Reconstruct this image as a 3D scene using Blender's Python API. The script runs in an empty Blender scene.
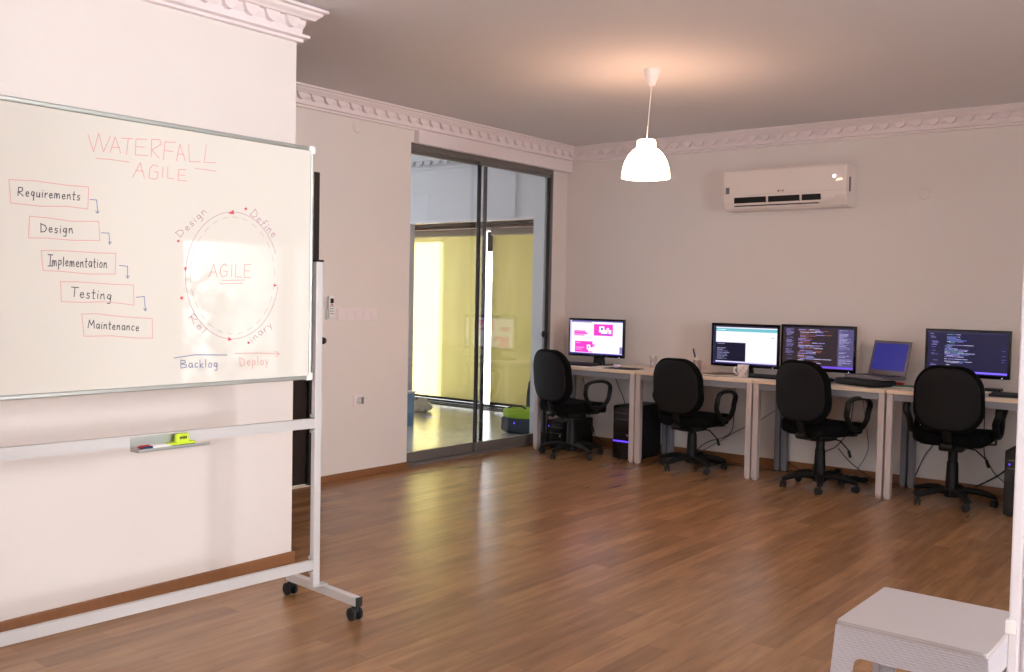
import bpy, bmesh, math, random
from math import sin, cos, pi, radians as R
from mathutils import Vector, Matrix
random.seed(7)
S = bpy.context.scene
COL = S.collection

# ------------------------------------------------------------------ camera
YAW, PITCH, ROLL, F, CX, CY = 0.6741169888, 0.0414541739, 0.0197504730, 966.1688, 512.0, 336.0
EYE = Vector((0, 0, 1.33))
_f = Vector((-sin(YAW)*cos(PITCH), cos(YAW)*cos(PITCH), -sin(PITCH)))
_r = Vector((cos(YAW), sin(YAW), 0)); _u = _r.cross(_f)
RT = cos(ROLL)*_r + sin(ROLL)*_u; UP = -sin(ROLL)*_r + cos(ROLL)*_u
cd = bpy.data.cameras.new('camera'); cam = bpy.data.objects.new('camera', cd); COL.objects.link(cam)
m = Matrix((RT, UP, -_f)).transposed().to_4x4(); m.translation = EYE; cam.matrix_world = m
cd.sensor_fit = 'HORIZONTAL'; cd.sensor_width = 36; cd.lens = F*36/1024; cd.clip_start = .05; cd.clip_end = 200
S.camera = cam

def on(x, y, ax, v):
    d = RT*((x-CX)/F) - UP*((y-CY)/F) + _f
    return EYE + d*((v-EYE[ax])/d[ax])

# ------------------------------------------------------------------ materials
def lin(c):
    o = []
    for v in c[:3]:
        v /= 255.0
        o.append(v/12.92 if v <= .04045 else ((v+.055)/1.055)**2.4)
    return tuple(o)+(1,)
def mat(name, rgb, rough=.6, metal=0, spec=.5, noise=0, nscale=20, bump=0, bscale=200, coat=0, emit=None, estr=0, alpha=None):
    m = bpy.data.materials.new(name); m.use_nodes = True
    nt = m.node_tree; b = nt.nodes['Principled BSDF']; L = nt.links
    c = lin(rgb)
    b.inputs['Base Color'].default_value = c; b.inputs['Roughness'].default_value = rough
    b.inputs['Metallic'].default_value = metal; b.inputs['Specular IOR Level'].default_value = spec
    b.inputs['Coat Weight'].default_value = coat
    if emit: b.inputs['Emission Color'].default_value = lin(emit); b.inputs['Emission Strength'].default_value = estr
    tc = nt.nodes.new('ShaderNodeTexCoord')
    if noise:
        n = nt.nodes.new('ShaderNodeTexNoise'); n.inputs['Scale'].default_value = nscale; n.inputs['Detail'].default_value = 5
        L.new(tc.outputs['Object'], n.inputs['Vector'])
        r = nt.nodes.new('ShaderNodeMix'); r.data_type = 'RGBA'
        r.inputs[6].default_value = tuple(v*(1-noise) for v in c[:3])+(1,)
        r.inputs[7].default_value = tuple(min(1, v*(1+noise)) for v in c[:3])+(1,)
        L.new(n.outputs['Fac'], r.inputs[0]); L.new(r.outputs[2], b.inputs['Base Color'])
    if bump:
        n2 = nt.nodes.new('ShaderNodeTexNoise'); n2.inputs['Scale'].default_value = bscale; n2.inputs['Detail'].default_value = 3
        L.new(tc.outputs['Object'], n2.inputs['Vector'])
        bp = nt.nodes.new('ShaderNodeBump'); bp.inputs['Strength'].default_value = bump; bp.inputs['Distance'].default_value = .004
        L.new(n2.outputs['Fac'], bp.inputs['Height']); L.new(bp.outputs['Normal'], b.inputs['Normal'])
    return m

M = {}
M['wall'] = mat('wall_paint', (226, 216, 211), .75, noise=.03, nscale=1.5, bump=.15, bscale=90)
M['ceil'] = mat('ceiling_paint', (220, 215, 216), .8, noise=.03, nscale=1)
M['trimw'] = mat('plaster_white', (232, 219, 219), .55)
M['framew'] = mat('white_lacquer', (222, 214, 218), .4)
M['hall'] = mat('hall_paint', (204, 205, 208), .7, noise=.03, nscale=1.5)
M['wenge'] = mat('dark_wenge_wood', (34, 22, 18), .45, noise=.35, nscale=30)
M['bronze'] = mat('grey_aluminium', (118, 111, 108), .4, metal=.25)
M['bronzed'] = mat('dark_seal', (52, 48, 48), .4, metal=.3)
M['alu'] = mat('brushed_aluminium', (178, 180, 176), .35, metal=.75)
M['powder'] = mat('pale_powder_coat', (200, 195, 194), .4, metal=.15)
M['white'] = mat('white_plastic', (232, 228, 226), .38)
M['ac'] = mat('white_gloss_plastic', (236, 224, 218), .25)
M['greyp'] = mat('grey_plastic', (120, 118, 118), .5)
M['black'] = mat('black_plastic', (13, 13, 14), .5, spec=.35)
M['blackg'] = mat('black_gloss_plastic', (10, 10, 13), .15)
M['rubber'] = mat('black_rubber', (16, 16, 17), .7)
M['fabric'] = mat('black_woven_fabric', (8, 7, 8), .95, spec=.15, noise=.35, nscale=160, bump=.3, bscale=350)
M['shell'] = mat('black_chair_shell', (14, 13, 14), .7, spec=.3)
M['deskleg'] = mat('desk_frame_metal', (198, 186, 184), .45, metal=.2)
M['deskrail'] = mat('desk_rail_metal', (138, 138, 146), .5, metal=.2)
M['desktop'] = mat('light_desk_laminate', (226, 212, 198), .45, noise=.06, nscale=14)
M['deskedge'] = mat('beech_edge_band', (228, 204, 180), .5)
M['board'] = mat('whiteboard_enamel', (218, 211, 202), .012, spec=.55)
M['red'] = mat('red_ink', (205, 70, 80), .6)
M['pink'] = mat('faint_red_ink', (214, 150, 148), .6)
M['purp'] = mat('purple_ink', (170, 120, 140), .6)
M['ink'] = mat('black_ink', (66, 62, 70), .6)
M['blue'] = mat('blue_ink', (98, 112, 158), .6)
M['grey'] = mat('grey_ink', (168, 160, 156), .6)
M['lime'] = mat('lime_plastic', (196, 220, 30), .45)
M['navy'] = mat('navy_plastic', (22, 26, 80), .4)
M['redp'] = mat('red_plastic', (190, 26, 24), .4)
M['felt'] = mat('dark_felt', (40, 40, 42), .95)
M['skirt'] = mat('oak_skirting', (134, 88, 54), .45, noise=.18, nscale=25)
M['teal'] = mat('teal_card', (62, 120, 112), .7)
M['paper'] = mat('cream_paper', (222, 205, 190), .8)
M['brownbook'] = mat('brown_book_cover', (110, 84, 72), .6)
M['cable'] = mat('black_cable', (14, 14, 15), .5)
M['gcable'] = mat('grey_cable', (120, 112, 116), .5)
M['laptop'] = mat('laptop_grey', (112, 104, 108), .45, metal=.2)
M['keys'] = mat('dark_keys', (28, 28, 34), .5)
M['mouse'] = mat('white_mouse_plastic', (232, 205, 226), .3)
M['greenbag'] = mat('lime_green_fabric', (150, 180, 40), .85, bump=.3, bscale=200)
M['darkbag'] = mat('slate_fabric', (44, 50, 58), .9, bump=.3, bscale=200)
M['blackbag'] = mat('navy_black_fabric', (22, 25, 36), .85, noise=.3, nscale=12)
M['bluebox'] = mat('blue_plastic', (120, 160, 200), .5)
M['bagw'] = mat('crinkled_white_plastic', (235, 232, 235), .35, noise=.1, nscale=40)
M['woodb'] = mat('brown_wood', (104, 64, 48), .6, noise=.3, nscale=12)
M['mug'] = mat('mug_ceramic', (226, 214, 210), .3)
M['led'] = mat('violet_led', (60, 40, 255), .5, emit=(96, 60, 255), estr=1.6)
M['ledw'] = mat('white_led', (255, 255, 255), .5, emit=(235, 225, 255), estr=3)
M['ledo'] = mat('warm_led', (255, 230, 190), .5, emit=(255, 225, 180), estr=2)
M['leaf'] = mat('foliage', (60, 90, 40), .7)
M['outwall'] = mat('outer_render', (200, 195, 185), .9)
M['orange'] = mat('copper_red', (150, 60, 50), .5)

def lampmat():
    m = bpy.data.materials.new('lit_lamp_shade'); m.use_nodes = True; nt = m.node_tree
    b = nt.nodes['Principled BSDF']; b.inputs['Base Color'].default_value = (.9, .85, .8, 1)
    b.inputs['Emission Color'].default_value = (1, .6, .38, 1); b.inputs['Emission Strength'].default_value = 22
    return m
M['lamp'] = lampmat()

def glassmat(name, tint, refl=1.0, ior=1.5):
    m = bpy.data.materials.new(name); m.use_nodes = True; nt = m.node_tree; nt.nodes.clear()
    o = nt.nodes.new('ShaderNodeOutputMaterial'); t = nt.nodes.new('ShaderNodeBsdfTransparent'); g = nt.nodes.new('ShaderNodeBsdfGlossy')
    x = nt.nodes.new('ShaderNodeMixShader'); lw = nt.nodes.new('ShaderNodeLayerWeight'); lw.inputs[0].default_value = .5
    pw = nt.nodes.new('ShaderNodeMath'); pw.operation = 'POWER'; pw.inputs[1].default_value = 5; nt.links.new(lw.outputs['Facing'], pw.inputs[0])
    fr = nt.nodes.new('ShaderNodeMath'); fr.operation = 'MULTIPLY_ADD'; fr.inputs[1].default_value = .95; fr.inputs[2].default_value = .07; nt.links.new(pw.outputs[0], fr.inputs[0])
    t.inputs['Color'].default_value = tint; g.inputs['Roughness'].default_value = .01; g.inputs['Color'].default_value = (refl,)*3+(1,)
    nt.links.new(fr.outputs[0], x.inputs[0]); nt.links.new(t.outputs[0], x.inputs[1]); nt.links.new(g.outputs[0], x.inputs[2]); nt.links.new(x.outputs[0], o.inputs[0])
    return m
M['glass'] = glassmat('door_glass', (.93, .95, .96, 1))
M['cup'] = glassmat('thin_clear_plastic', (.93, .9, .9, 1))

def blindmat():
    m = bpy.data.materials.new('yellow_blind_fabric'); m.use_nodes = True; nt = m.node_tree; nt.nodes.clear()
    o = nt.nodes.new('ShaderNodeOutputMaterial'); d = nt.nodes.new('ShaderNodeBsdfDiffuse'); t = nt.nodes.new('ShaderNodeBsdfTranslucent')
    a = nt.nodes.new('ShaderNodeAddShader'); tc = nt.nodes.new('ShaderNodeTexCoord'); n = nt.nodes.new('ShaderNodeTexNoise')
    mp = nt.nodes.new('ShaderNodeMapping'); mp.inputs['Scale'].default_value = (1, 1, .25)
    n.inputs['Scale'].default_value = 6; n.inputs['Detail'].default_value = 6
    mx = nt.nodes.new('ShaderNodeMix'); mx.data_type = 'RGBA'
    mx.inputs[6].default_value = (.165, .145, .06, 1); mx.inputs[7].default_value = (.19, .17, .075, 1)
    d.inputs['Color'].default_value = (.35, .32, .12, 1)
    L = nt.links; L.new(tc.outputs['Object'], mp.inputs[0]); L.new(mp.outputs[0], n.inputs['Vector']); L.new(n.outputs['Fac'], mx.inputs[0])
    L.new(mx.outputs[2], t.inputs['Color']); L.new(d.outputs[0], a.inputs[0]); L.new(t.outputs[0], a.inputs[1]); L.new(a.outputs[0], o.inputs[0])
    return m
M['blind'] = blindmat()

def floormat():
    m = bpy.data.materials.new('strip_laminate'); m.use_nodes = True; nt = m.node_tree; N = nt.nodes; L = nt.links
    b = N['Principled BSDF']; tc = N.new('ShaderNodeTexCoord')
    mp = N.new('ShaderNodeMapping'); mp.inputs['Rotation'].default_value = (0, 0, pi/2)
    L.new(tc.outputs['Object'], mp.inputs[0])
    br = N.new('ShaderNodeTexBrick'); br.offset = .37; br.inputs['Scale'].default_value = 1
    br.inputs['Brick Width'].default_value = .8; br.inputs['Row Height'].default_value = .098
    br.inputs['Mortar Size'].default_value = .0009; br.inputs['Mortar Smooth'].default_value = .2; br.inputs['Bias'].default_value = 0
    br.inputs['Color1'].default_value = lin((168, 126, 88)); br.inputs['Color2'].default_value = lin((146, 107, 74)); br.inputs['Mortar'].default_value = lin((122, 86, 60))
    L.new(mp.outputs[0], br.inputs['Vector'])
    mp2 = N.new('ShaderNodeMapping'); mp2.inputs['Scale'].default_value = (14, 1.6, 1); L.new(tc.outputs['Object'], mp2.inputs[0])
    n = N.new('ShaderNodeTexNoise'); n.inputs['Scale'].default_value = 1.6; n.inputs['Detail'].default_value = 8; n.inputs['Roughness'].default_value = .6
    L.new(mp2.outputs[0], n.inputs['Vector'])
    rr = N.new('ShaderNodeValToRGB'); rr.color_ramp.elements[0].position = .3; rr.color_ramp.elements[0].color = (.62, .58, .54, 1)
    rr.color_ramp.elements[1].position = .75; rr.color_ramp.elements[1].color = (1.12, 1.1, 1.08, 1)
    L.new(n.outputs['Fac'], rr.inputs[0])
    mu = N.new('ShaderNodeMix'); mu.data_type = 'RGBA'; mu.blend_type = 'MULTIPLY'; mu.inputs[0].default_value = .85
    L.new(br.outputs['Color'], mu.inputs[6]); L.new(rr.outputs['Color'], mu.inputs[7]); L.new(mu.outputs[2], b.inputs['Base Color'])
    b.inputs['Roughness'].default_value = .27; b.inputs['Specular IOR Level'].default_value = .5
    bp = N.new('ShaderNodeBump'); bp.inputs['Strength'].default_value = .1; bp.inputs['Distance'].default_value = .002
    return m
M['floor'] = floormat()
def tilemat():
    m = mat('grey_floor_tile', (186, 182, 180), .2, noise=.25, nscale=3); return m
M['tile'] = tilemat()

def rattanmat():
    m = mat('woven_white_plastic', (190, 184, 190), .45); nt = m.node_tree; b = nt.nodes['Principled BSDF']
    tc = nt.nodes.new('ShaderNodeTexCoord')
    w = nt.nodes.new('ShaderNodeTexWave'); w.wave_type = 'BANDS'; w.bands_direction = 'DIAGONAL'; w.inputs['Scale'].default_value = 28; w.inputs['Distortion'].default_value = 0
    w2 = nt.nodes.new('ShaderNodeTexWave'); w2.bands_direction = 'Z'; w2.inputs['Scale'].default_value = 45
    L = nt.links; L.new(tc.outputs['Object'], w.inputs[0]); L.new(tc.outputs['Object'], w2.inputs[0])
    a = nt.nodes.new('ShaderNodeMath'); a.operation = 'MULTIPLY'; L.new(w.outputs['Fac'], a.inputs[0]); L.new(w2.outputs['Fac'], a.inputs[1])
    bp = nt.nodes.new('ShaderNodeBump'); bp.inputs['Strength'].default_value = .4; bp.inputs['Distance'].default_value = .003
    L.new(a.outputs[0], bp.inputs['Height']); L.new(bp.outputs[0], b.inputs['Normal'])
    return m
M['rattan'] = rattanmat(); M['tablew'] = mat('shaded_white_plastic', (180, 171, 171), .45)  # tabletop greyed below the sides, its weaker light held in the colour

_em = {}
def emat(rgb, s):
    k = (tuple(rgb), s)
    if k not in _em:
        m = bpy.data.materials.new('screen_pixels'); m.use_nodes = True; nt = m.node_tree; b = nt.nodes['Principled BSDF']
        b.inputs['Base Color'].default_value = (.01, .01, .01, 1); b.inputs['Roughness'].default_value = .5; b.inputs['Specular IOR Level'].default_value = .2
        b.inputs['Emission Color'].default_value = lin(rgb); b.inputs['Emission Strength'].default_value = s
        _em[k] = m
    return _em[k]

# ------------------------------------------------------------------ mesh helpers
def B(): return bmesh.new()
def obj(name, bm, m, parent=None, smooth=False, mats=None):
    me = bpy.data.meshes.new(name); bmesh.ops.recalc_face_normals(bm, faces=bm.faces[:]); bm.to_mesh(me); bm.free()
    o = bpy.data.objects.new(name, me); COL.objects.link(o)
    for mm in (mats or [m]): me.materials.append(mm)
    if smooth:
        for p in me.polygons: p.use_smooth = True
        try: me.set_sharp_from_angle(angle=R(38))
        except Exception: pass
    if parent: o.parent = parent
    return o
def thing(name, label, cat, loc=(0, 0, 0), rz=0, group=None):
    o = bpy.data.objects.new(name, None); COL.objects.link(o); o.location = loc; o.rotation_euler = (0, 0, rz)
    o.empty_display_size = .1
    return tag(o, label, cat, group)
def tag(o, label, cat, group=None):
    o['label'] = label; o['category'] = cat
    if group: o['group'] = group
    return o
def struct(name, bm, m, **k):
    o = obj(name, bm, m, **k)
    if not o.parent: o['kind'] = 'structure'
    return o
def box(bm, x0, y0, z0, x1, y1, z1, bev=0, mi=0, seg=2):
    x0, x1 = min(x0, x1), max(x0, x1); y0, y1 = min(y0, y1), max(y0, y1); z0, z1 = min(z0, z1), max(z0, z1)
    v = [bm.verts.new(p) for p in ((x0,y0,z0),(x1,y0,z0),(x1,y1,z0),(x0,y1,z0),(x0,y0,z1),(x1,y0,z1),(x1,y1,z1),(x0,y1,z1))]
    fs = [bm.faces.new([v[i] for i in q]) for q in ((0,3,2,1),(4,5,6,7),(0,1,5,4),(1,2,6,5),(2,3,7,6),(3,0,4,7))]
    for f in fs: f.material_index = mi
    if bev:
        es = list({e for f in fs for e in f.edges})
        r = bmesh.ops.bevel(bm, geom=es, offset=bev, segments=seg, profile=.5, affect='EDGES')
        for f in r['faces']: f.material_index = mi
    return bm
def xf(bm, mtx, start=0):
    vs = list(bm.verts)[start:]
    bmesh.ops.transform(bm, matrix=mtx, verts=vs)
def tube(bm, pts, r, n=8, closed=False, sx=1, sy=1, up=None, mi=0):
    pts = [Vector(p) for p in pts]; N = len(pts); rings = []
    prev = None
    for i, p in enumerate(pts):
        if closed: t = pts[(i+1) % N]-pts[i-1]
        else: t = pts[min(i+1, N-1)]-pts[max(i-1, 0)]
        t.normalize()
        if up is not None: a = Vector(up)
        elif prev is None: a = Vector((0, 0, 1)) if abs(t.z) < .9 else Vector((1, 0, 0))
        else: a = prev
        a = a-t*a.dot(t)
        if a.length < 1e-6: a = t.orthogonal()
        a.normalize(); prev = a; b = t.cross(a)
        rr = r[i] if isinstance(r, (list, tuple)) else r
        rings.append([bm.verts.new(p+a*(cos(2*pi*k/n)*rr*sx)+b*(sin(2*pi*k/n)*rr*sy)) for k in range(n)])
    M_ = N if closed else N-1
    for i in range(M_):
        A, C = rings[i], rings[(i+1) % N]
        for k in range(n):
            f = bm.faces.new((A[k], A[(k+1) % n], C[(k+1) % n], C[k])); f.material_index = mi
    if not closed:
        bm.faces.new(rings[0][::-1]).material_index = mi; bm.faces.new(rings[-1]).material_index = mi
    return bm
def bar(bm, a, b, w, h, up=(0, 0, 1)):
    # rectangular bar between points, w across, h along up
    a, b = Vector(a), Vector(b); t = (b-a).normalized(); u = Vector(up); u = (u-t*u.dot(t)).normalized(); s = t.cross(u)
    R4 = []
    for p in (a, b):
        R4.append([bm.verts.new(p+s*(i*w/2)+u*(j*h/2)) for i, j in ((-1,-1),(1,-1),(1,1),(-1,1))])
    A, C = R4
    for k in range(4): bm.faces.new((A[k], A[(k+1) % 4], C[(k+1) % 4], C[k]))
    bm.faces.new(A[::-1]); bm.faces.new(C)
    return bm
def lathe(bm, prof, n=32, c=(0, 0, 0), axis='z', cap=False, mi=0):
    rings = []
    for r, z in prof:
        ring = []
        for k in range(n):
            a = 2*pi*k/n; x, y = r*cos(a), r*sin(a)
            p = (x, y, z) if axis == 'z' else ((z, x, y) if axis == 'x' else (x, z, y))
            ring.append(bm.verts.new((p[0]+c[0], p[1]+c[1], p[2]+c[2])))
        rings.append(ring)
    for A, C in zip(rings, rings[1:]):
        for k in range(n): bm.faces.new((A[k], A[(k+1) % n], C[(k+1) % n], C[k])).material_index = mi
    if cap:
        bm.faces.new(rings[0][::-1]).material_index = mi; bm.faces.new(rings[-1]).material_index = mi
    return bm
def prism(bm, poly, fn, d0, d1, mi=0):
    # poly 2D -> fn(u,v,d)
    A = [bm.verts.new(fn(u, v, d0)) for u, v in poly]; C = [bm.verts.new(fn(u, v, d1)) for u, v in poly]; n = len(poly)
    bm.faces.new(A[::-1]).material_index = mi; bm.faces.new(C).material_index = mi
    for k in range(n): bm.faces.new((A[k], A[(k+1) % n], C[(k+1) % n], C[k])).material_index = mi
    return bm
def rrect(w, h, r, n=6, cx=0, cy=0):
    o = []
    for (sx, sy, a0) in ((1, 1, 0), (-1, 1, 90), (-1, -1, 180), (1, -1, 270)):
        for k in range(n+1):
            a = R(a0+90*k/n); o.append((cx+sx*(w/2-r)+r*cos(a), cy+sy*(h/2-r)+r*sin(a)))
    return o
def cushion(bm, w, h, t, r, fn, e=4, n=40, dome=.35):
    # soft rounded pad: stacked offset outlines; fn(u,v,d)
    prof = [(0.0, .0), (.45, .30), (.8, .62), (1, 1)]
    levels = []
    for (k, s) in ((-1, .80), (-.82, .93), (-.45, .99), (0, 1), (.45, .99), (.82, .93), (1, .80)): levels.append((k*t/2, s))
    rings = []
    for d, s in levels:
        ins = (1-s)*min(w, h)*.5*.35
        pts = rrect(w-2*ins, h-2*ins, max(.01, r-ins), 7)
        rings.append([bm.verts.new(fn(u, v, d)) for u, v in pts])
    for A, C in zip(rings, rings[1:]):
        for k in range(len(A)): bm.faces.new((A[k], A[(k+1) % len(A)], C[(k+1) % len(A)], C[k]))
    for ring, d, sg in ((rings[0], levels[0][0], -1), (rings[-1], levels[-1][0], 1)):
        last = ring; base = rrect(1, 1, r/min(w, h)*1.0, 7)
        for s, bulge in ((.75, .05), (.45, .09), (.15, .1)):
            ins = (1-.8)*min(w, h)*.5*.35
            pts = [(u*s, v*s) for u, v in rrect(w-2*ins, h-2*ins, max(.01, r-ins), 7)]
            new = [bm.verts.new(fn(u, v, d+sg*bulge*t)) for u, v in pts]
            for k in range(len(new)): bm.faces.new((last[k], last[(k+1) % len(new)], new[(k+1) % len(new)], new[k]))
            last = new
        bm.faces.new(last)
    return bm

# ------------------------------------------------------------------ room dimensions
XL, YB, ZC = -5.19, 7.33, 2.6955          # glass-door wall, desk wall, ceiling
XP, YP = -3.77, 3.012                    # near partition face and end
XE = 2.2; YS = -2.2; YD = 1.8; XJ = -.342

b = B(); box(b, XL-.12, YS, -.1, XE, YB, 0); struct('floor', b, M['floor'])
b = B(); box(b, XL-.2, YS-.2, ZC, XE+.2, YB+.2, ZC+.15); struct('ceiling', b, M['ceil'])
# glass-door wall with the dark door opening and the sliding-door opening
b = B()
D1a, D1b, D1h = 3.46, 4.275, 2.075
G0, G1, GH = 5.235, 7.085, 2.475; GX = -5.265
box(b, XL-.15, YS, 0, XL, D1a, ZC); box(b, XL-.15, D1a, D1h, XL, D1b, ZC); box(b, XL-.15, D1b, 0, XL, G0, ZC)
box(b, XL-.15, G0, GH, XL, YB, ZC); box(b, XL-.15, G1, 0, GX+.03, YB, GH)
struct('wall_left', b, M['wall'])
b = B(); box(b, XL-.15, YB, 0, XE+2.4, YB+.2, ZC+.3); struct('wall_back', b, M['wall'])  # east end overruns the room, added to keep sun out of the window
b = B(); box(b, XP-.16, YS, 0, XP, YP, ZC); struct('wall_partition', b, M['wall'])
# east wall of desk room with window, near-room east wall with window, south wall
W1 = (5.35, 7.04, .26, 1.88)
W4 = (2.05, 3.4, .9, 2.3)
W2 = (-1.7, 1.2, .85, 2.35)
b = B()
for (ya, yb, (wa, wb, za, zb)) in ((4.4, YB, W1), (YD, 4.4, W4), (YS, YD, W2)):
    box(b, XE, ya, 0, XE+.2, wa, ZC); box(b, XE, wb, 0, XE+.2, yb, ZC); box(b, XE, wa, 0, XE+.2, wb, za); box(b, XE, wa, zb, XE+.2, wb, ZC)
struct('wall_right', b, M['wall'])
W3 = (-2.9, .6, .8, 2.35)
b = B(); box(b, XP, YS-.2, 0, W3[0], YS, ZC); box(b, W3[1], YS-.2, 0, XE, YS, ZC); box(b, W3[0], YS-.2, 0, W3[1], YS, W3[2]); box(b, W3[0], YS-.2, W3[3], W3[1], YS, ZC)
box(b, XL-.15, YS-.2, 0, XP, YS, ZC)
struct('wall_front', b, M['wall'])
b = B(); box(b, XJ+.07, YD+.01, 0, XE, YD+.13, ZC); struct('wall_divider', b, M['wall'])

# windows (frames, sash bars, glass)
def window(n, plane, a0, a1, z0, z1, at, mull):
    b = B(); P_ = (lambda a, z, d: (at+d, a, z)) if plane == 'x' else (lambda a, z, d: (a, at-d, z))
    def bb(u0, v0, u1, v1, d0=.05, d1=.11):
        p, q = P_(u0, v0, d0), P_(u1, v1, d1); box(b, *p, *q, bev=.004)
    fw = .06
    bb(a0, z0, a1, z0+fw); bb(a0, z1-fw, a1, z1); bb(a0, z0+fw, a0+fw, z1-fw); bb(a1-fw, z0+fw, a1, z1-fw)
    for mm in mull: bb(mm-.04, z0+fw, mm+.04, z1-fw)
    w = struct('window_%d' % n, b, M['framew'])
    g = B(); p, q = P_(a0+.03, z0+.03, .075), P_(a1-.03, z1-.03, .08); box(g, *p, *q); obj('pane', g, M['glass'], w)
    return w
window(1, 'x', *W1, XE, [6.61, 6.69, 6.75])
window(4, 'x', *W4, XE, [2.72])
window(2, 'x', *W2, XE, [-.7, .2])
window(3, 'y', W3[0], W3[1], W3[2], W3[3], YS, [-1.75, -.6])

# ------------------------------------------------------------------ cornice
PROF = [(0, 0), (.108, 0), (.108, -.012), (.09, -.017), (.085, -.028), (.068, -.042), (.062, -.05), (.03, -.05), (.03, -.07), (.02, -.09),
        (.018, -.112), (.03, -.118), (.045, -.119), (.045, -.132), (.022, -.137), (.022, -.15), (0, -.153)]
def cornice(name, pts, side, zc=ZC-.0005, blocks=True, m='trimw', k_=.88):
    # side=+1: room lies to the left of the travel direction
    pts = [Vector((p[0], p[1])) for p in pts]; n = len(pts); dirs = [(pts[i+1]-pts[i]).normalized() for i in range(n-1)]
    nor = [Vector((-d.y, d.x))*side for d in dirs]
    b = B(); rings = []
    for i in range(n):
        if i == 0: o = nor[0]
        elif i == n-1: o = nor[-1]
        else:
            o = (nor[i-1]+nor[i]); o = o/(1+nor[i-1].dot(nor[i]))
        rings.append([b.verts.new((pts[i].x+o.x*p, pts[i].y+o.y*p, zc+z*k_)) for p, z in PROF])
    for A, C in zip(rings, rings[1:]):
        for k in range(len(PROF)): b.faces.new((A[k], A[(k+1) % len(PROF)], C[(k+1) % len(PROF)], C[k]))
    b.faces.new(rings[0]); b.faces.new(rings[-1][::-1])
    if blocks:
        for i in range(n-1):
            L = (pts[i+1]-pts[i]).length; k = max(1, int(L/.115)); st = L/k
            for j in range(k):
                c = pts[i]+dirs[i]*(st*(j+.5)); d = dirs[i]; nn = nor[i]
                poly = [(-.04, 0), (.04, 0), (.036, -.02), (.024, -.04), (.008, -.05), (-.008, -.05), (-.024, -.04), (-.036, -.02)]
                prism(b, poly, lambda u, v, dd: (c.x+d.x*u+nn.x*dd, c.y+d.y*u+nn.y*dd, zc-(.046-v)*k_), .015, .05)
    return struct(name, b, M[m])
E_ = .0005
cornice('trim_1', [(XL+E_, D1a-2), (XL+E_, YB-E_), (XE-E_, YB-E_)], -1)
cornice('trim_2', [(XP+E_, YS+.3), (XP+E_, YP+E_), (XP-.16-E_, YP+E_), (XP-.16-E_, YP-1.5)], -1, zc=ZC-.012, k_=1.02)
b = B(); box(b, XP+E_, YS+.3, ZC-.013, XP+.08, YP+.08, ZC-.0005); box(b, XP-.24, YP+E_, ZC-.013, XP+.0, YP+.08, ZC-.0005); struct('trim_11', b, M['trimw'])
# ceiling pelmet above the sliding doors
b = B(); box(b, XL+E_, G0+.03, 2.465, XL+.05, YB-.06, 2.563, bev=.004)
struct('trim_3', b, M['trimw'])

# skirtings
def skirt(name, segs, m='skirt', h=.068, t=.014):
    b = B()
    for (x0, y0, x1, y1) in segs: box(b, x0, y0, 0, x1, y1, h, bev=.004)
    return struct(name, b, M[m])
skirt('baseboard_left', [(XL, 4.38, XL+.016, G0+.0)], h=.05)
skirt('baseboard_back', [(XL+.02, YB-.014, XE, YB)])
skirt('baseboard_partition', [(XP, YS, XP+.014, YP+.014), (XP-.174, YP, XP, YP+.014)], h=.055)

# dark wooden door in the glass-door wall, partly hidden by the partition
b = B()
box(b, XL-.02, D1a-.07, 0, XL+.018, D1a, D1h+.07, bev=.004); box(b, XL-.02, D1b, 0, XL+.018, D1b+.07, D1h+.07, bev=.004); box(b, XL-.02, D1a, D1h, XL+.018, D1b, D1h+.07, bev=.004)
box(b, XL+.018, D1b+.012, 0, XL+.028, D1b+.035, D1h+.04, bev=.003)
d1 = struct('door_1', b, M['wenge'])
b = B(); box(b, XL-.06, D1a, .012, XL-.015, D1b, D1h, bev=.003)
for z0, z1 in ((.15, .95), (1.1, 1.95)): box(b, XL-.02, D1a+.14, z0, XL-.008, D1b-.14, z1, bev=.006)
obj('leaf', b, M['wenge'], d1)
b = B(); box(b, XL-.02, D1a-.02, 0, XL+.02, D1b+.09, .006); obj('threshold', b, M['paper'], d1)
b = B(); tube(b, [(XL-.01, D1b-.08, 1.02), (XL+.045, D1b-.08, 1.02), (XL+.05, D1b-.2, 1.02)], .009); obj('door_handle', b, M['alu'], d1, smooth=True)

# ------------------------------------------------------------------ sliding glass doors
b = B()
box(b, GX-.05, G0-.0, 2.43, GX+.05, G1, GH, bev=.003)                # head track
box(b, GX-.05, G0, 0, GX+.05, G1, .022)                              # floor track
box(b, GX+.034, G1-.018, .022, GX+.05, G1, 2.43, bev=.002); box(b, GX-.003, G1-.017, .022, GX+.034, G1, 2.43)            # right jamb
struct('trim_4', b, M['bronze'])
def glassdoor(n, y0, y1, x, hy):
    b = B(); box(b, x-.016, y0, .022, x+.016, y1, .098, bev=.002); box(b, x-.014, y0, 2.405, x+.014, y1, 2.432)
    o = struct('door_%d' % n, b, M['bronze'])
    b = B()
    for ya in (y0, y1-(.012 if n == 3 else .022)): box(b, x-.014, ya, .098, x+.014, ya+(.012 if n == 3 and ya > 6.5 else .022), 2.406, bev=.002)
    obj('stile', b, M['bronzed'], o)
    b = B(); box(b, x-.004, y0+.02, .09, x+.004, y1-.02, 2.42); obj('pane', b, M['glass'], o)
    b = B(); lathe(b, [(.0, .012), (.022, .012), (.03, .006), (.03, 0)], 24, (x+.004, hy, .99), 'x'); obj('finger_pull', b, M['bronzed'], o, smooth=True)
glassdoor(2, G0-.03, 6.225, GX-.018, 5.262)
glassdoor(3, 6.085, G1-.018, GX+.017, 7.02)

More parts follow.
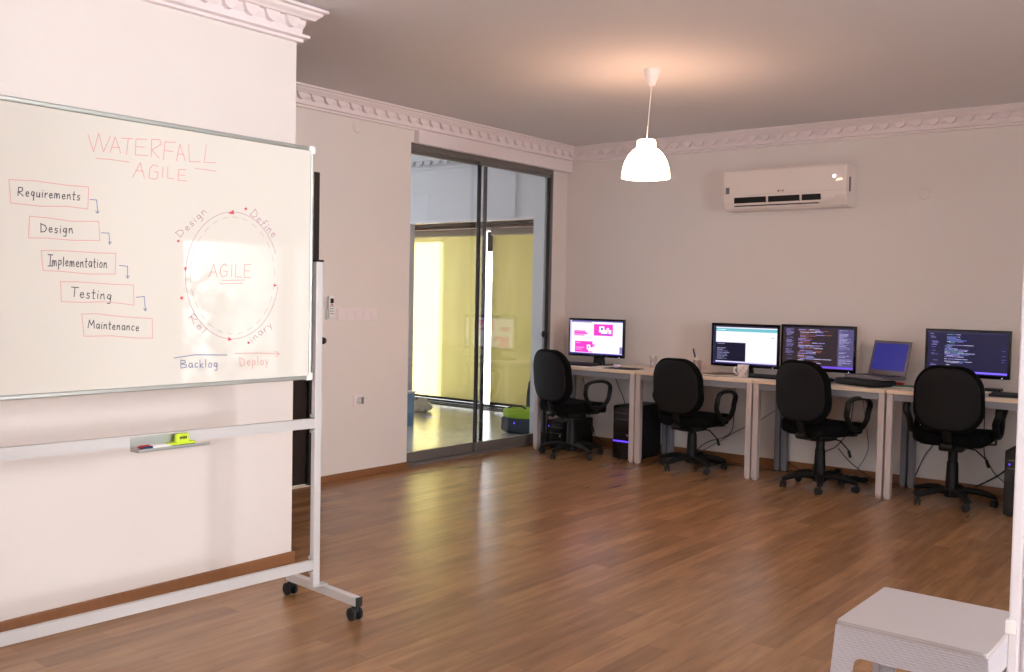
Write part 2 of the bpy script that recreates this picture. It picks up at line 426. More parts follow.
# ------------------------------------------------------------------ hall and terrace beyond the glass
YH = 7.03; OX = -5.39; OXL = -7.03
b = B(); box(b, -9.6, 4.7, -.1, XL-.12, 8.95, 0); struct('floor_hall', b, M['tile'])
b = B()
box(b, OX, YH, 0, XL-.15-E_, YH+.1, ZC); box(b, XL-.15-E_, YH, .0225, GX-.004, G1-.001, 2.4295); box(b, -9.6, YH, 2.058, OX, YH+.1, ZC); box(b, -9.6, YH, 0, OXL-.04, YH+.1, 2.058)
struct('wall_hall', b, M['hall'])
b = B(); box(b, -9.6, 4.6, 0, XL-.151, 4.7, ZC); box(b, -9.7, 4.6, 0, -9.6, 5.0, ZC); box(b, -9.7, 6.4, 0, -9.6, 9.0, ZC); box(b, -9.7, 5.0, 0, -9.6, 6.4, 1.0); box(b, -9.7, 5.0, 2.2, -9.6, 6.4, ZC)
struct('wall_hall_far', b, M['hall'])
b = B(); box(b, -9.7, 4.6, ZC, XL-.2, YH+.2, ZC+.15); struct('ceiling_hall', b, M['ceil'])
cornice('trim_5', [(-9.55, YH-E_), (XL-.152, YH-E_)], -1, m='hall')
b = B(); box(b, -5.76, YH-.02, 2.06, -5.60, YH, 2.577); struct('trim_6', b, M['hall'])
# opening frame
b = B(); box(b, OXL-.04, YH-.012, 0, OXL+.03, YH+.105, 2.055, bev=.006); box(b, OXL+.03, YH-.005, 2.04, OX, YH+.105, 2.0579, bev=.003); struct('trim_7', b, M['framew'])
# terrace
YT = 8.8
b = B(); box(b, -9.6, YT, 0, -8.66, YT+.12, 2.5); box(b, -6.1, YT, 0, -5.4, YT+.12, 2.5); box(b, -9.6, YT, 2.1, -5.4, YT+.12, 2.5); box(b, -5.43, YH+.1, 0, -5.385, YT, 2.5)
struct('wall_terrace', b, M['outwall'])
b = B()
for i in range(30): box(b, -9.6, YH+.11+i*.056, 2.28, -5.4, YH+.16+i*.056+.053, 2.30)
for i in range(6): box(b, -9.0+i*.7, YH+.11, 2.17, -8.92+i*.7, YT-.01, 2.28)
struct('ceiling_terrace', b, M['woodb'])
b = B(); box(b, -9.6, YT-.1, 2.125, -5.5, YT-.001, 2.16); box(b, -9.6, YT-.25, 2.17, -5.5, YT-.12, 2.28); struct('trim_8', b, M['woodb'])
# glazed frame of the terrace between the blinds
b = B(); box(b, -7.32, YT-.035, 0, -7.29, YT+.02, 2.1)
box(b, -8.66, YT-.06, 0, -6.1, YT+.05, .035); box(b, -8.66, YT-.15, 0, -6.1, YT-.12, .018); box(b, -8.66, YT-.24, 0, -6.1, YT-.21, .012)
box(b, -7.39, YT-.05, 1.85, -7.31, YT+.02, 2.08)
struct('trim_9', b, M['bronzed'])
def blind(x0, x1, label):
    t = thing('roller_blind', label, 'roller blind', ((x0+x1)/2, YT-.09, 0), group='yellow roller blinds on the terrace'); w = x1-x0
    b = B(); box(b, -w/2, -.04, 2.03, w/2, .04, 2.115, bev=.015); obj('cassette', b, M['framew'], t)
    b = B()
    N = 24
    prev = None
    for i in range(N+1):
        x = -w/2+.01+(w-.02)*i/N; y = .006*sin(i*.9)
        cur = [b.verts.new((x, y, .075)), b.verts.new((x, y, 2.02)), b.verts.new((x, y+.002, 2.02)), b.verts.new((x, y+.002, .075))]
        if prev:
            for k in range(4): b.faces.new((prev[k], prev[(k+1) % 4], cur[(k+1) % 4], cur[k]))
        prev = cur
    # single sheet
    bb = B(); prev = None
    for i in range(N+1):
        x = -w/2+.01+(w-.02)*i/N; y = .006*sin(i*.9)
        cur = [bb.verts.new((x, y, .075)), bb.verts.new((x, y, 2.035))]
        if prev: bb.faces.new((prev[0], cur[0], cur[1], prev[1]))
        prev = cur
    b.free()
    obj('fabric', bb, M['blind'], t, smooth=True)
    b = B(); box(b, -w/2+.01, -.012, .05, w/2-.01, .012, .078, bev=.004); obj('bottom_bar', b, M['bronzed'], t)
blind(-8.63, -7.40, 'wide yellow roller blind left of the bright slit, partly blown out by sun')
blind(-7.285, -6.1, 'yellow roller blind right of the bright slit, above the green bag')

# outside: added unseen slab that keeps sun off most of the blinds, ground, bush
b = B(); box(b, -7.7, 9.9, -.4, -3.5, 10.1, 4.2); struct('sun_blocker_slab', b, M['outwall'])
b = B(); box(b, -16, 8.95, -.5, -2, 20, -.4); box(b, XE+.2, -4, -.15, XE+3, YB, -.05); struct('ground_outside', b, M['outwall'])

# bags on terrace
def lump(bm, c, s, n=20, seed=1, sq=.5, amp=.06):
    rnd = random.Random(seed); ph = [rnd.uniform(0, 6) for _ in range(9)]
    rings = []
    for i in range(n+1):
        v = -pi/2+pi*i/n
        ring = []
        for k in range(n*2):
            u = 2*pi*k/(n*2)
            def sg(t, e): return math.copysign(abs(t)**e, t)
            x, y, z = sg(cos(v), sq)*sg(cos(u), sq), sg(cos(v), sq)*sg(sin(u), sq), sg(sin(v), sq)
            q = 1+amp*(sin(3*u+ph[0])*cos(2*v+ph[1])+.6*sin(7*u+ph[2]+4*v)+.4*sin(11*u+ph[3]-9*v))
            ring.append((c[0]+x*s[0]*q, c[1]+y*s[1]*q, max(c[2]-s[2], c[2]+z*s[2]*q)))
        rings.append([bm.verts.new(p) for p in ring])
    for A, C in zip(rings, rings[1:]):
        for k in range(len(A)): bm.faces.new((A[k], A[(k+1) % len(A)], C[(k+1) % len(A)], C[k]))
    bmesh.ops.remove_doubles(bm, verts=bm.verts[:], dist=1e-5)
    return bm
t = thing('tool_bag', 'lime green and slate grey soft bag on the terrace floor beyond the glass', 'bag', (-5.70, 7.38, 0))
b = B(); lump(b, (0, 0, .085), (.245, .12, .085), seed=3, sq=.35, amp=.015); obj('bag_base', b, M['darkbag'], t, smooth=True)
b = B(); lump(b, (0, 0, .195), (.235, .115, .06), seed=4, sq=.45, amp=.03); obj('bag_top', b, M['greenbag'], t, smooth=True)
b = B(); tube(b, [(-.15, -.09, .24), (-.1, -.1, .27), (.02, -.1, .275), (.08, -.09, .24)], .008); obj('strap', b, M['rubber'], t, smooth=True)
b = B(); box(b, -.06, -.124, .1, -.045, -.118, .115); obj('light', b, M['led'], t)  # glowing dot stands for the tower light mirrored in the glass
t = thing('backpack', 'dark navy backpack slumped behind the green bag', 'backpack', (-5.695, 7.66, 0))
b = B()
lump(b, (.03, 0, .29), (.2, .12, .29), seed=8, sq=.6, amp=.05); obj('pack_body', b, M['blackbag'], t, smooth=True)
b = B(); lump(b, (-.0, -.11, .17), (.14, .04, .12), seed=9, sq=.6, amp=.04); obj('front_pocket', b, M['darkbag'], t, smooth=True)
b = B(); tube(b, [(-.05, 0, .58), (-.02, -.02, .63), (.06, -.02, .63), (.09, 0, .58)], .008); obj('carry_loop', b, M['rubber'], t, smooth=True)
p = on(402.5, 412, 2, 0)
t = thing('storage_box', 'pale blue plastic bin at the left edge of the glass door opening', 'box', (-6.96, 6.87, 0))
b = B()
prism(b, rrect(.26, .26, .03), lambda u, v, d: (u*(1+.1*d), v*(1+.1*d), d), 0, .33); obj('bin_body', b, M['bluebox'], t)
b = B(); prism(b, rrect(.29, .29, .03), lambda u, v, d: (u, v, d), .3305, .35); obj('lid', b, M['white'], t)
b = B(); lump(b, (0, 0, .06), (.11, .1, .06), seed=12, sq=.8, amp=.13, n=26)
lump(b, (.02, .01, .12), (.06, .05, .035), seed=14, sq=.9, amp=.16)
o = obj('plastic_bag', b, M['bagw'], None, smooth=True); o.location = (-7.62, 7.9, 0)
tag(o, 'crumpled white plastic bag on the terrace floor at far left', 'bag')

# ------------------------------------------------------------------ jamb at right edge, near the camera
b = B()
box(b, XJ, YD-.02, 0, XJ+.017, YD+.15, 2.2, bev=.003); box(b, XJ+.017, YD-.004, 0, XJ+.022, YD+.145, 2.2); box(b, XJ+.022, YD-.012, 0, XJ+.1, YD+.15, 2.2, bev=.003)
box(b, XJ+.0, YD-.012, 2.2, XE, YD+.15, 2.25, bev=.003)
w = struct('trim_10', b, M['framew'])
b = B(); p = on(1006, 626, 1, YD-.02); box(b, XJ-.004, YD-.024, p.z-.012, XJ+.012, YD-.005, p.z+.012, bev=.002); obj('hinge', b, M['white'], w)

# ------------------------------------------------------------------ whiteboard
WX = -3.11; BY0, BY1, BZ0, BZ1 = .79, 2.576, .972, 1.917
PX, PYa = -3.125, 2.62
wb = thing('whiteboard', 'rolling whiteboard on a pale metal stand, covered in marker diagrams', 'whiteboard', (PX, (BY0+BY1)/2, 0))
def W(bm):  # to local
    bmesh.ops.translate(bm, vec=(-PX, -(BY0+BY1)/2, 0), verts=bm.verts[:]); return bm
b = B(); box(b, WX-.018, BY0+.004, BZ0+.004, WX, BY1-.004, BZ1-.004); board = obj('writing_surface', W(b), M['board'], wb)
b = B(); fr = .014
for z in (BZ0, BZ1-fr*1.2): box(b, WX-.024, BY0+.02, z, WX+.007, BY1-.02, z+fr*1.2, bev=.004)
for y in (BY0, BY1-fr): box(b, WX-.024, y, BZ0+.02, WX+.007, y+fr, BZ1-.02, bev=.004)
obj('frame', W(b), M['alu'], wb)
for y, z in ((BY0, BZ0), (BY0, BZ1), (BY1, BZ0), (BY1, BZ1)):
    b = B(); dy = 1 if y == BY0 else -1; dz = 1 if z == BZ0 else -1
    poly = [(0, .006), (.006, 0), (.03, 0), (.03, .017), (.02, .02), (.017, .03), (0, .03)]
    prism(b, [(u-.002, v-.002) for u, v in poly], lambda u, v, d: (d, y+dy*u, z+dz*v), WX-.026, WX+.009); o = obj('corner_cap', W(b), M['white'], wb); o['label'] = 'white plastic corner cap'
for yy in (PYa, 2*BY0-.0+ (BY1-PYa)-BY0):
    yy_ = yy if yy == PYa else BY0-.028
    b = B(); box(b, PX-.012, yy_-.0175, .1045, PX+.0125, yy_+.0175, 1.455, bev=.003); p = obj('post', W(b), M['powder'], wb)
    b = B(); box(b, PX-.014, yy_-.0195, 1.455, PX+.0145, yy_+.0195, 1.463, bev=.002); obj('end_cap', W(b), M['black'], p)
    s = 1 if yy == PYa else -1
    b = B(); lathe(b, [(.0, .0), (.006, 0), (.006, .012), (.013, .012), (.015, .018), (.012, .026), (0, .028)], 16, (0, 0, 0), 'y')
    if s < 0: bmesh.ops.scale(b, vec=(1, -1, 1), verts=b.verts[:])
    bmesh.ops.translate(b, vec=(PX, yy_+s*.014, 1.128), verts=b.verts[:]); obj('knob', W(b), M['black'], wb, smooth=True)
    RF = Matrix.Translation((PX-.003, yy_+.044, 0)) @ Matrix.Rotation(R(-5), 4, 'Z') @ Matrix.Translation((-PX, -yy_, 0))
    b = B(); box(b, PX-.26, yy_-.015, .062, PX+.25, yy_+.015, .1, bev=.004); bmesh.ops.transform(b, matrix=RF, verts=b.verts[:]); f = obj('foot', W(b), M['powder'], wb)
    b = B(); box(b, PX-.02, yy_-.0175, .1002, PX+.02, yy_+.058, .1043); obj('mounting_plate', W(b), M['powder'], f)
    for sx in (-1, 1):
        b = B(); cx = PX+sx*.232
        box(b, PX+sx*.251, yy_-.015, .063, PX+sx*.256, yy_+.015, .1)
        tube(b, [(cx, yy_, .066), (cx, yy_, .045)], .008)
        box(b, cx-.02, yy_-.012, .03, cx+.012, yy_+.012, .058, bev=.008)
        for k in (-1, 1): lathe(b, [(0, -.008), (.02, -.008), (.027, -.005), (.027, .005), (.02, .008), (0, .008)], 20, (cx-.006, yy_+k*.017, .0275), 'y')
        bmesh.ops.transform(b, matrix=RF, verts=b.verts[:]); obj('caster', W(b), M['rubber'], wb, smooth=True)
YQ = BY0-.028
def crossbar(za, zb, h):
    b = B(); bar(b, (PX, YQ+.0175, zb), (PX, PYa-.0175, za), .02, h)
    o = obj('crossbar', W(b), M['powder'], wb)
    for yy_, z, s in ((PYa, za, -1), (YQ, zb, 1)):
        for k in (-1, 1):
            b = B(); lathe(b, [(0, -.012), (.008, -.012), (.008, .004), (.004, .008), (0, .008)], 10, (PX+.006, yy_+s*.023, z+k*(h/2+.012)), 'x'); obj('bolt', W(b), M['alu'], o, smooth=True)
crossbar(.787, .81, .04); crossbar(.194, .222, .040)
# tray hanging on the middle crossbar
ty0, ty1 = 1.785, 2.07
def zt(y): return .787+(.81-.787)*(PYa-y)/(PYa-YQ)
zb = zt(1.95)-.030
b = B()
box(b, PX+.0105, ty0, zb-.002, PX+.0125, ty1-.06, zb+.046); box(b, PX+.0105, ty0, zb-.002, PX+.062, ty1, zb+.0); box(b, PX+.060, ty0, zb-.002, PX+.062, ty1, zb+.009)
box(b, PX+.0105, ty0, zb-.002, PX+.062, ty0+.002, zb+.014)
obj('marker_tray', W(b), M['alu'], wb)

# handwriting: strokes drawn on the board plane
def bp(x, y):
    p = on(x, y, 0, WX+.0006); return p.y, p.z
def strokes(name, polys, m, w=.0022, pix=True):
    b = B()
    for pl in polys:
        q = [Vector(bp(*p)) for p in pl]
        for a, c in zip(q, q[1:]):
            d = c-a
            if d.length < 1e-5: continue
            d.normalize(); n = Vector((-d.y, d.x))*w/2; a2 = a-d*w*.3; c2 = c+d*w*.3
            vs = [b.verts.new((WX+.0006, v.x, v.y)) for v in (a2-n, c2-n, c2+n, a2+n)]; b.faces.new(vs)
    return obj(name, W(b), m, board)
FONT = {  # strokes in unit box, y up from baseline 0, x-height .6, cap 1
 'A': (.75, [[(0,0),(.38,1),(.72,0)],[(.14,.38),(.6,.4)]]), 'B': (.7, [[(.05,0),(.05,1),(.5,.92),(.55,.7),(.08,.52),(.62,.4),(.62,.1),(.05,0)]]),
 'D': (.72, [[(.1,0),(.06,1)],[(0,1),(.5,.8),(.66,.45),(.5,.1),(.08,0)]]), 'E': (.65, [[(.6,1),(.05,1),(.05,0),(.62,0)],[(.05,.52),(.5,.52)]]),
 'F': (.62, [[(.6,1),(.05,1),(.05,0)],[(.05,.5),(.5,.5)]]), 'G': (.78, [[(.68,.85),(.4,1),(.1,.7),(.06,.3),(.3,0),(.65,.1),(.68,.42),(.38,.42)]]),
 'I': (.3, [[(.15,1),(.15,0)]]), 'J': (.45, [[(0,1),(.4,1)],[(.2,1),(.2,0)],[(0,0),(.42,0)]]), 'L': (.62, [[(.05,1),(.05,0),(.6,0)]]),
 'M': (.85, [[(0,0),(.12,1),(.4,.35),(.68,1),(.8,0)]]), 'R': (.72, [[(.05,0),(.06,1),(.45,.98),(.55,.75),(.4,.52),(.06,.48),(.65,0)]]),
 'T': (.7, [[(0,1),(.7,1)],[(.35,1),(.34,0)]]), 'W': (1.05, [[(0,1),(.26,0),(.5,.95),(.76,0),(1.02,1)]]),
 'a': (.5, [[(.42,.55),(.15,.58),(.05,.25),(.2,0),(.4,.2),(.42,.55),(.46,0)]]), 'c': (.42, [[(.38,.5),(.18,.58),(.05,.3),(.15,.02),(.38,.08)]]),
 'e': (.45, [[(.06,.28),(.38,.34),(.3,.56),(.1,.5),(.06,.2),(.2,0),(.42,.1)]]), 'f': (.4, [[(.4,.95),(.22,.95),(.16,0)],[(0,.5),(.36,.52)]]),
 'g': (.48, [[(.4,.52),(.14,.56),(.06,.2),(.3,.08),(.4,.52),(.36,-.35),(.1,-.38)]]), 'i': (.2, [[(.1,.55),(.1,0)],[(.1,.78),(.12,.82)]]),
 'k': (.42, [[(.06,1),(.06,0)],[(.38,.55),(.08,.26),(.4,0)]]), 'l': (.2, [[(.1,1),(.1,0)]]),
 'm': (.7, [[(.05,0),(.06,.55),(.22,.56),(.32,0),(.34,.5),(.52,.56),(.62,0)]]), 'n': (.46, [[(.05,0),(.06,.55),(.1,.4),(.3,.58),(.4,0)]]),
 'o': (.45, [[(.22,.58),(.05,.35),(.12,.02),(.36,.06),(.4,.4),(.22,.58)]]), 'p': (.46, [[(.06,-.4),(.08,.55),(.36,.56),(.4,.2),(.1,.06)]]),
 'q': (.48, [[(.4,.52),(.14,.56),(.06,.2),(.3,.08),(.4,.52),(.36,-.45)]]), 'r': (.35, [[(.06,0),(.06,.55),(.1,.35),(.32,.56)]]),
 's': (.4, [[(.36,.52),(.14,.56),(.1,.34),(.34,.24),(.28,.0),(.04,.04)]]), 't': (.34, [[(.16,.95),(.16,.02),(.3,0)],[(0,.6),(.34,.62)]]),
 'u': (.46, [[(.06,.55),(.08,.05),(.34,.06),(.38,.55),(.42,0)]]), 'y': (.45, [[(.04,.55),(.2,.1)],[(.4,.55),(.12,-.4)]]), '.': (.25, [[(.08,0),(.12,.05)]]), ' ': (.35, [])}
def text(s, x0, y0, x1, y1, h, lean=0):
    """string whose baseline runs from pixel (x0,y0) to (x1,y1); h = capital height"""
    tot = sum(FONT[c][0]+.14 for c in s)-.14; L = math.hypot(x1-x0, y1-y0); ux, uy = (x1-x0)/L, (y1-y0)/L; sc = L/tot; o = []; x = 0
    nx, ny = uy, -ux
    for c in s:
        w_, st = FONT[c]; jit = random.uniform(-.04, .04)
        for pl in st: o.append([(x0+ux*(x+a)*sc+nx*(v+jit)*h, y0+uy*(x+a)*sc+ny*(v+jit)*h) for a, v in pl])
        x += w_+.14
    return o
# headings
def P5(l, ox, oy, s): return [[(ox+a/s, oy+b_/s) for a, b_ in pl] for pl in l]
hw = P5([[(55,98),(92,218),(128,90),(160,218),(207,112)], [(205,222),(240,115),(278,226)],[(222,188),(270,186)], [(285,124),(362,128)],[(330,126),(318,235)],
 [(458,132),(382,130),(378,238),(462,243)],[(382,182),(440,186)], [(486,250),(490,132),(545,135),(556,165),(490,205),(542,262)],
 [(655,152),(580,150),(570,272)],[(578,208),(635,216)], [(658,280),(682,165),(720,280)],[(665,232),(712,235)], [(742,165),(748,284),(820,286)], [(862,165),(848,290),(930,292)],
 [(108,262),(200,268),(335,288)], [(785,330),(860,340),(930,350)],
 [(360,390),(412,292),(440,396)],[(380,345),(432,350)], [(530,318),(500,305),(478,330),(470,395),(510,405),(530,395),(532,355),(505,355)], [(568,318),(562,392)], [(600,318),(598,395),(642,402)],
 [(722,340),(675,338),(670,412),(726,416)],[(675,375),(715,378)]], 80, 120, 6.827)
strokes('heading', hw, M['pink'], .0028)
boxes = [P5([[(75,80),(300,92),(560,128),(745,142),(738,328),(560,305),(350,305),(90,278),(75,80)]], 0, 170, 8.4),
 P5([[(248,388),(400,402),(600,430),(830,432),(838,592),(600,590),(400,572),(240,570),(248,388)]], 0, 170, 8.4),
 P5([[(68,64),(220,66),(400,78),(524,82),(522,208),(360,208),(200,192),(80,186),(68,64)]], 30, 240, 6.107),
 P5([[(186,254),(300,256),(500,270),(632,275),(636,398),(560,388),(440,376),(330,382),(192,376),(186,254)]], 30, 240, 6.107),
 P5([[(316,452),(400,450),(560,468),(746,480),(750,600),(640,598),(500,585),(330,588),(316,452)]], 30, 240, 6.107)]
for bx_ in boxes: strokes('box_outline', bx_, M['pink'], .0026)
texts = [text('Requirements', 17.5, 195.5, 80, 200, 8.5), text('Design', 40, 232, 73, 233.5, 8.5), text('Implementation', 48.5, 265.5, 107, 268, 9.5),
 text('Testing', 70.5, 296.5, 111.5, 300, 9.5), text('Maintenance', 88, 328, 139, 331, 8)]
texts[2][0:1] = [[(48,254.5),(53,255)],[(50.5,255),(50,265.5)],[(48,266),(53,266)]]
for tt in texts: strokes('box_text', tt, M['ink'], .0030)
ar = [P5([[(755,248),(812,252),(820,355)],[(803,345),(820,364),(832,345)]], 0, 170, 8.4), P5([[(850,528),(915,530),(921,610)],[(912,605),(922,625),(934,602)]], 0, 170, 8.4),
 P5([[(545,156),(596,160),(596,226)],[(586,218),(597,234),(606,218)]], 30, 240, 6.107), P5([[(648,350),(698,345),(704,425)],[(694,418),(705,434),(712,418)]], 30, 240, 6.107)]
for a in ar: strokes('flow_arrow', a, M['blue'], .0026)
# the cycle: outer circle, inner dashes
def arc(cx, cy, rx, ry, a0, a1, n=30): return [(cx+rx*cos(R(a0+(a1-a0)*k/n)), cy-ry*sin(R(a0+(a1-a0)*k/n))) for k in range(n+1)]
ccx, ccy, crx, cry = 232, 275.5, 46.5, 63.5
strokes('cycle_circle', [arc(ccx, ccy, crx, cry, 20, 350, 70)], M['purp'], .0018)
for k in range(26):
    a = k*360/26; strokes('cycle_dash', [arc(ccx+.5, ccy, crx-4.5, cry-5, a, a+7, 3)], M['grey'], .0018)
def dot(name, cx, cy, r, tri=None):
    b = B(); pts = tri or [(cx+r*cos(k*pi/4), cy+r*sin(k*pi/4)) for k in range(8)]
    b.faces.new([b.verts.new((WX+.0009, *bp(*p))) for p in pts]); o = obj(name, W(b), M['red'], board); return o
for cx, cy, r in ((245.8, 208.8, 1.4), (178.3, 241, 1.4), (181.6, 298, 1.6), (248.5, 342.7, 1.3)): dot('bullet_dot', cx, cy, r)
dot('arrow_head', 0, 0, 0, [(228, 213.5), (233.6, 209.7), (234.2, 214.3)]); dot('arrow_head', 0, 0, 0, [(184, 267.5), (187, 267), (185.3, 272)])
dot('arrow_head', 0, 0, 0, [(228, 336.8), (232, 339.5), (228.3, 341.2)]); dot('arrow_head', 0, 0, 0, [(273.5, 284), (277, 285), (274.5, 287)])
strokes('cycle_word', text('Design', 180, 238, 207, 212, 7), M['purp'], .0024)
strokes('cycle_word', text('Define', 249.5, 214, 273, 238, 8), M['purp'], .0024)
strokes('cycle_word', text('Rel', 188, 318, 203, 334, 7), M['purp'], .0022)
strokes('cycle_word', text('inary', 252, 343, 273, 326, 7), M['purp'], .0022)
strokes('cycle_word', text('AGILE', 209, 276.5, 251, 278, 13) + [[(223, 280.5), (245, 280)], [(220, 284), (243, 283)]], M['pink'], .0028)
strokes('backlog_note', text('Backlog', 180.5, 368, 218, 367, 8)+[[(174, 358), (195, 354.8), (227, 355)]], M['blue'], .003)
strokes('deploy_note', text('Deploy', 239.5, 366, 269, 364.5, 8.5)+[[(235, 353.5), (258, 353), (279, 354)], [(275, 351), (279.5, 354), (276, 357)]], M['pink'], .0028)

# eraser and markers lying in the tray
tz = zb
t = thing('whiteboard_eraser', 'lime yellow whiteboard eraser lying in the marker tray', 'eraser', (PX+.036, 1.965, tz))
b = B(); prism(b, rrect(.034, .105, .015), lambda u, v, d: (u, v, d), .0, .010); o = obj('felt_pad', b, M['felt'], t)
b = B(); prism(b, rrect(.040, .112, .018), lambda u, v, d: (u, v, d), .0102, .017); prism(b, rrect(.026, .055, .01), lambda u, v, d: (u*(1-(d-.017)*6), v*(1-(d-.017)*4)+.004, d), .017, .046); obj('grip', b, M['lime'], t)
b = B(); 
for k in range(5): box(b, .0128, -.012+k*.006, .028, .0136, -.008+k*.006, .037)
obj('lettering', b, M['felt'], t)
def marker(y, capm, label, x, z, rz):
    t = thing('marker_pen', label, 'marker', (x, y, z), rz)
    b = B(); lathe(b, [(0, -.06), (.0065, -.06), (.0075, -.055), (.0075, .02), (.006, .022), (0, .022)], 14, (0, 0, .0082), 'y'); obj('barrel', b, M['white'], t, smooth=True)
    b = B(); lathe(b, [(0, -.095), (.006, -.095), (.0082, -.09), (.0082, -.055), (0, -.055)], 14, (0, 0, .0082), 'y'); obj('cap', b, capm, t, smooth=True)
marker(1.90, M['navy'], 'white marker with a navy cap at the front of the tray', PX+.045, tz, R(2))
marker(1.905, M['redp'], 'white marker with a red cap behind the navy one in the tray', PX+.022, tz, R(-2))

# ------------------------------------------------------------------ wall fittings on the glass-door wall
b_y, X0 = on(328.3, 308, 0, XL).y, XL
t = thing('air_conditioner_remote', 'small white remote control in its holder on the wall beside the whiteboard', 'remote control', (XL+.001, on(329, 308, 0, XL).y, 1.22))
b = B(); box(b, 0, -.03, -.08, .012, .03, -.01, bev=.004); obj('holder', b, M['white'], t)
b = B(); box(b, .0125, -.024, -.07, .03, .024, .085, bev=.006); r_ = obj('remote_body', b, M['white'], t)
b = B(); box(b, .0301, -.015, .035, .0312, .015, .068); obj('display', b, M['black'], r_)
b = B()
for i in range(4):
    for j in range(2): box(b, .0301, -.015+j*.018, .012-i*.018, .0315, -.005+j*.018, .02-i*.018)
obj('buttons', b, M['greyp'], r_)
b = B(); box(b, .0301, -.008, .022, .0322, .008, .030); obj('power_button', b, M['redp'], r_)
ya, yb = on(336.5, 313, 0, XL).y, on(376, 313, 0, XL).y
t = thing('switch_panel', 'wide white light switch panel beside the remote control on the wall', 'light switch', (XL+.001, (ya+yb)/2, 1.175)); hw_ = (yb-ya)/2
b = B(); box(b, 0, -hw_, -.042, .009, hw_, .042, bev=.003); obj('plate', b, M['trimw'], t)
for i in range(5):
    b = B(); y = -hw_+.035+i*(2*hw_-.07)/4; box(b, .0092, y-.027, -.028, .013, y+.027, .028, bev=.002); obj('rocker', b, M['trimw'], t)
sy = on(357, 401, 0, XL).y
t = thing('wall_socket', 'white wall socket with a plug, low on the wall left of the glass doors', 'socket', (XL+.001, sy, .555))
b = B(); box(b, 0, -.042, -.042, .009, .042, .042, bev=.003); obj('plate', b, M['trimw'], t)
b = B(); lathe(b, [(0, .045), (.018, .045), (.022, .03), (.026, .01), (.026, .009)], 20, (0, .01, .0), 'x', cap=False); obj('plug', b, M['white'], t, smooth=True)
b = B(); box(b, .046, .0, -.02, .05, .02, .03, bev=.004); obj('plug_grip', b, M['greyp'], t)
def disc(name, loc, axis, label):
    b = B(); lathe(b, [(0, .006), (.035, .006), (.042, 0)], 28, (0, 0, 0), axis); 
    if axis == 'y': bmesh.ops.scale(b, vec=(1, -1, 1), verts=b.verts[:])
    o = obj(name, b, M['wall'], None, smooth=True); o.location = loc; tag(o, label, 'cover plate')
p = on(357, 127, 0, XL); disc('round_cover_plate', (XL+.0005, p.y, p.z), 'x', 'painted round cover plate just below the cornice left of the glass doors')
p = on(925, 194, 1, YB); disc('round_cover_plate', (p.x, YB-.0005, p.z), 'y', 'painted round cover plate on the wall right of the air conditioner')

# ------------------------------------------------------------------ pendant lamp
lp = on(652, 69.5, 2, ZC)
zt_, zb_ = 2.278, 2.051
t = thing('pendant_lamp', 'lit white bell-shaped pendant lamp hanging on a thin cord from the ceiling', 'lamp', (lp.x, lp.y, 0))
b = B(); lathe(b, [(0, ZC-.001), (.05, ZC-.001), (.048, ZC-.02), (.02, ZC-.095), (.005, ZC-.1), (0, ZC-.1)], 28); obj('ceiling_rose', b, M['white'], t, smooth=True)
b = B(); tube(b, [(0, 0, ZC-.1), (-.018, -.012, zt_)], .0028); obj('cord', b, M['white'], t)
b = B(); H_ = zt_-zb_
pr = [(.012, 1.0), (.05, 1.0), (.058, .985), (.0605, .94), (.061, .82), (.064, .79), (.09, .715), (.115, .60), (.134, .46), (.147, .30), (.154, .15), (.157, 0), (.151, .0), (.147, .15), (.14, .30), (.127, .46), (.108, .60), (.084, .70), (.058, .77), (.012, .78)]
lathe(b, [(r*.92, zb_+h*H_) for r, h in pr], 48, (-.018, -.012, 0)); obj('shade', b, M['lamp'], t, smooth=True)
b = B(); lathe(b, [(0, zb_+.09), (.02, zb_+.095), (.03, zb_+.12), (.026, zb_+.15), (.014, zb_+.18), (.014, zb_+.19)], 20, (-.018, -.012, 0)); bulb = obj('bulb', b, M['lamp'], t, smooth=True)

# ------------------------------------------------------------------ air conditioner
ax0, ax1 = on(724, 190, 1, 7.12).x, on(846, 190, 1, 7.12).x
az0, az1 = 2.045, 2.362; aw = ax1-ax0; ah = az1-az0
t = thing('air_conditioner', 'white split air conditioner with an open louvre high on the desk wall', 'air conditioner', ((ax0+ax1)/2, YB-.001, az0))
b = B()
poly = [(0, 0), (-.13, 0), (-.175, .012), (-.20, .06), (-.206, .085), (-.21, .3), (-.195, ah), (0, ah)]
prism(b, poly, lambda u, v, d: (d, u, v), -aw/2, aw/2); obj('casing', b, M['ac'], t)
b = B(); prism(b, [(-.2105, .115), (-.213, .12), (-.2155, ah-.02), (-.208, ah-.008), (-.2, ah-.006)], lambda u, v, d: (d, u, v), -aw/2+.003, aw/2-.003); obj('front_panel', b, M['ac'], t)
b = B()
seg = [(-.40, -.135), (-.115, .135), (.155, .30)]
sl = aw/.98
for a, c in seg: box(b, a*sl, -.2095, .052, c*sl, -.12, .098)
box(b, -.40*sl, -.2, .028, .28*sl, -.19, .036)
obj('air_outlet', b, M['black'], t)
b = B(); prism(b, [(-.200, .035), (-.212, .045), (-.214, .052), (-.20, .048)], lambda u, v, d: (d, u, v), -.42*sl, .42*sl); obj('louvre', b, M['ac'], t)
b = B(); box(b, .31*sl, -.212, .06, .41*sl, -.206, .09, bev=.002); obj('side_vane', b, M['ac'], t)
b = B(); box(b, -.47*sl, -.2175, .13, -.44*sl, -.214, .18); o = obj('sticker', b, M['greyp'], t); o['label'] = 'small grey rating sticker'
b = B(); lathe(b, [(0, -.2175), (.007, -.2175), (.007, -.214)], 14, (-.03, 0, .135), 'y'); obj('maker_emblem', b, M['orange'], t)
b = B(); y_ = -.2175
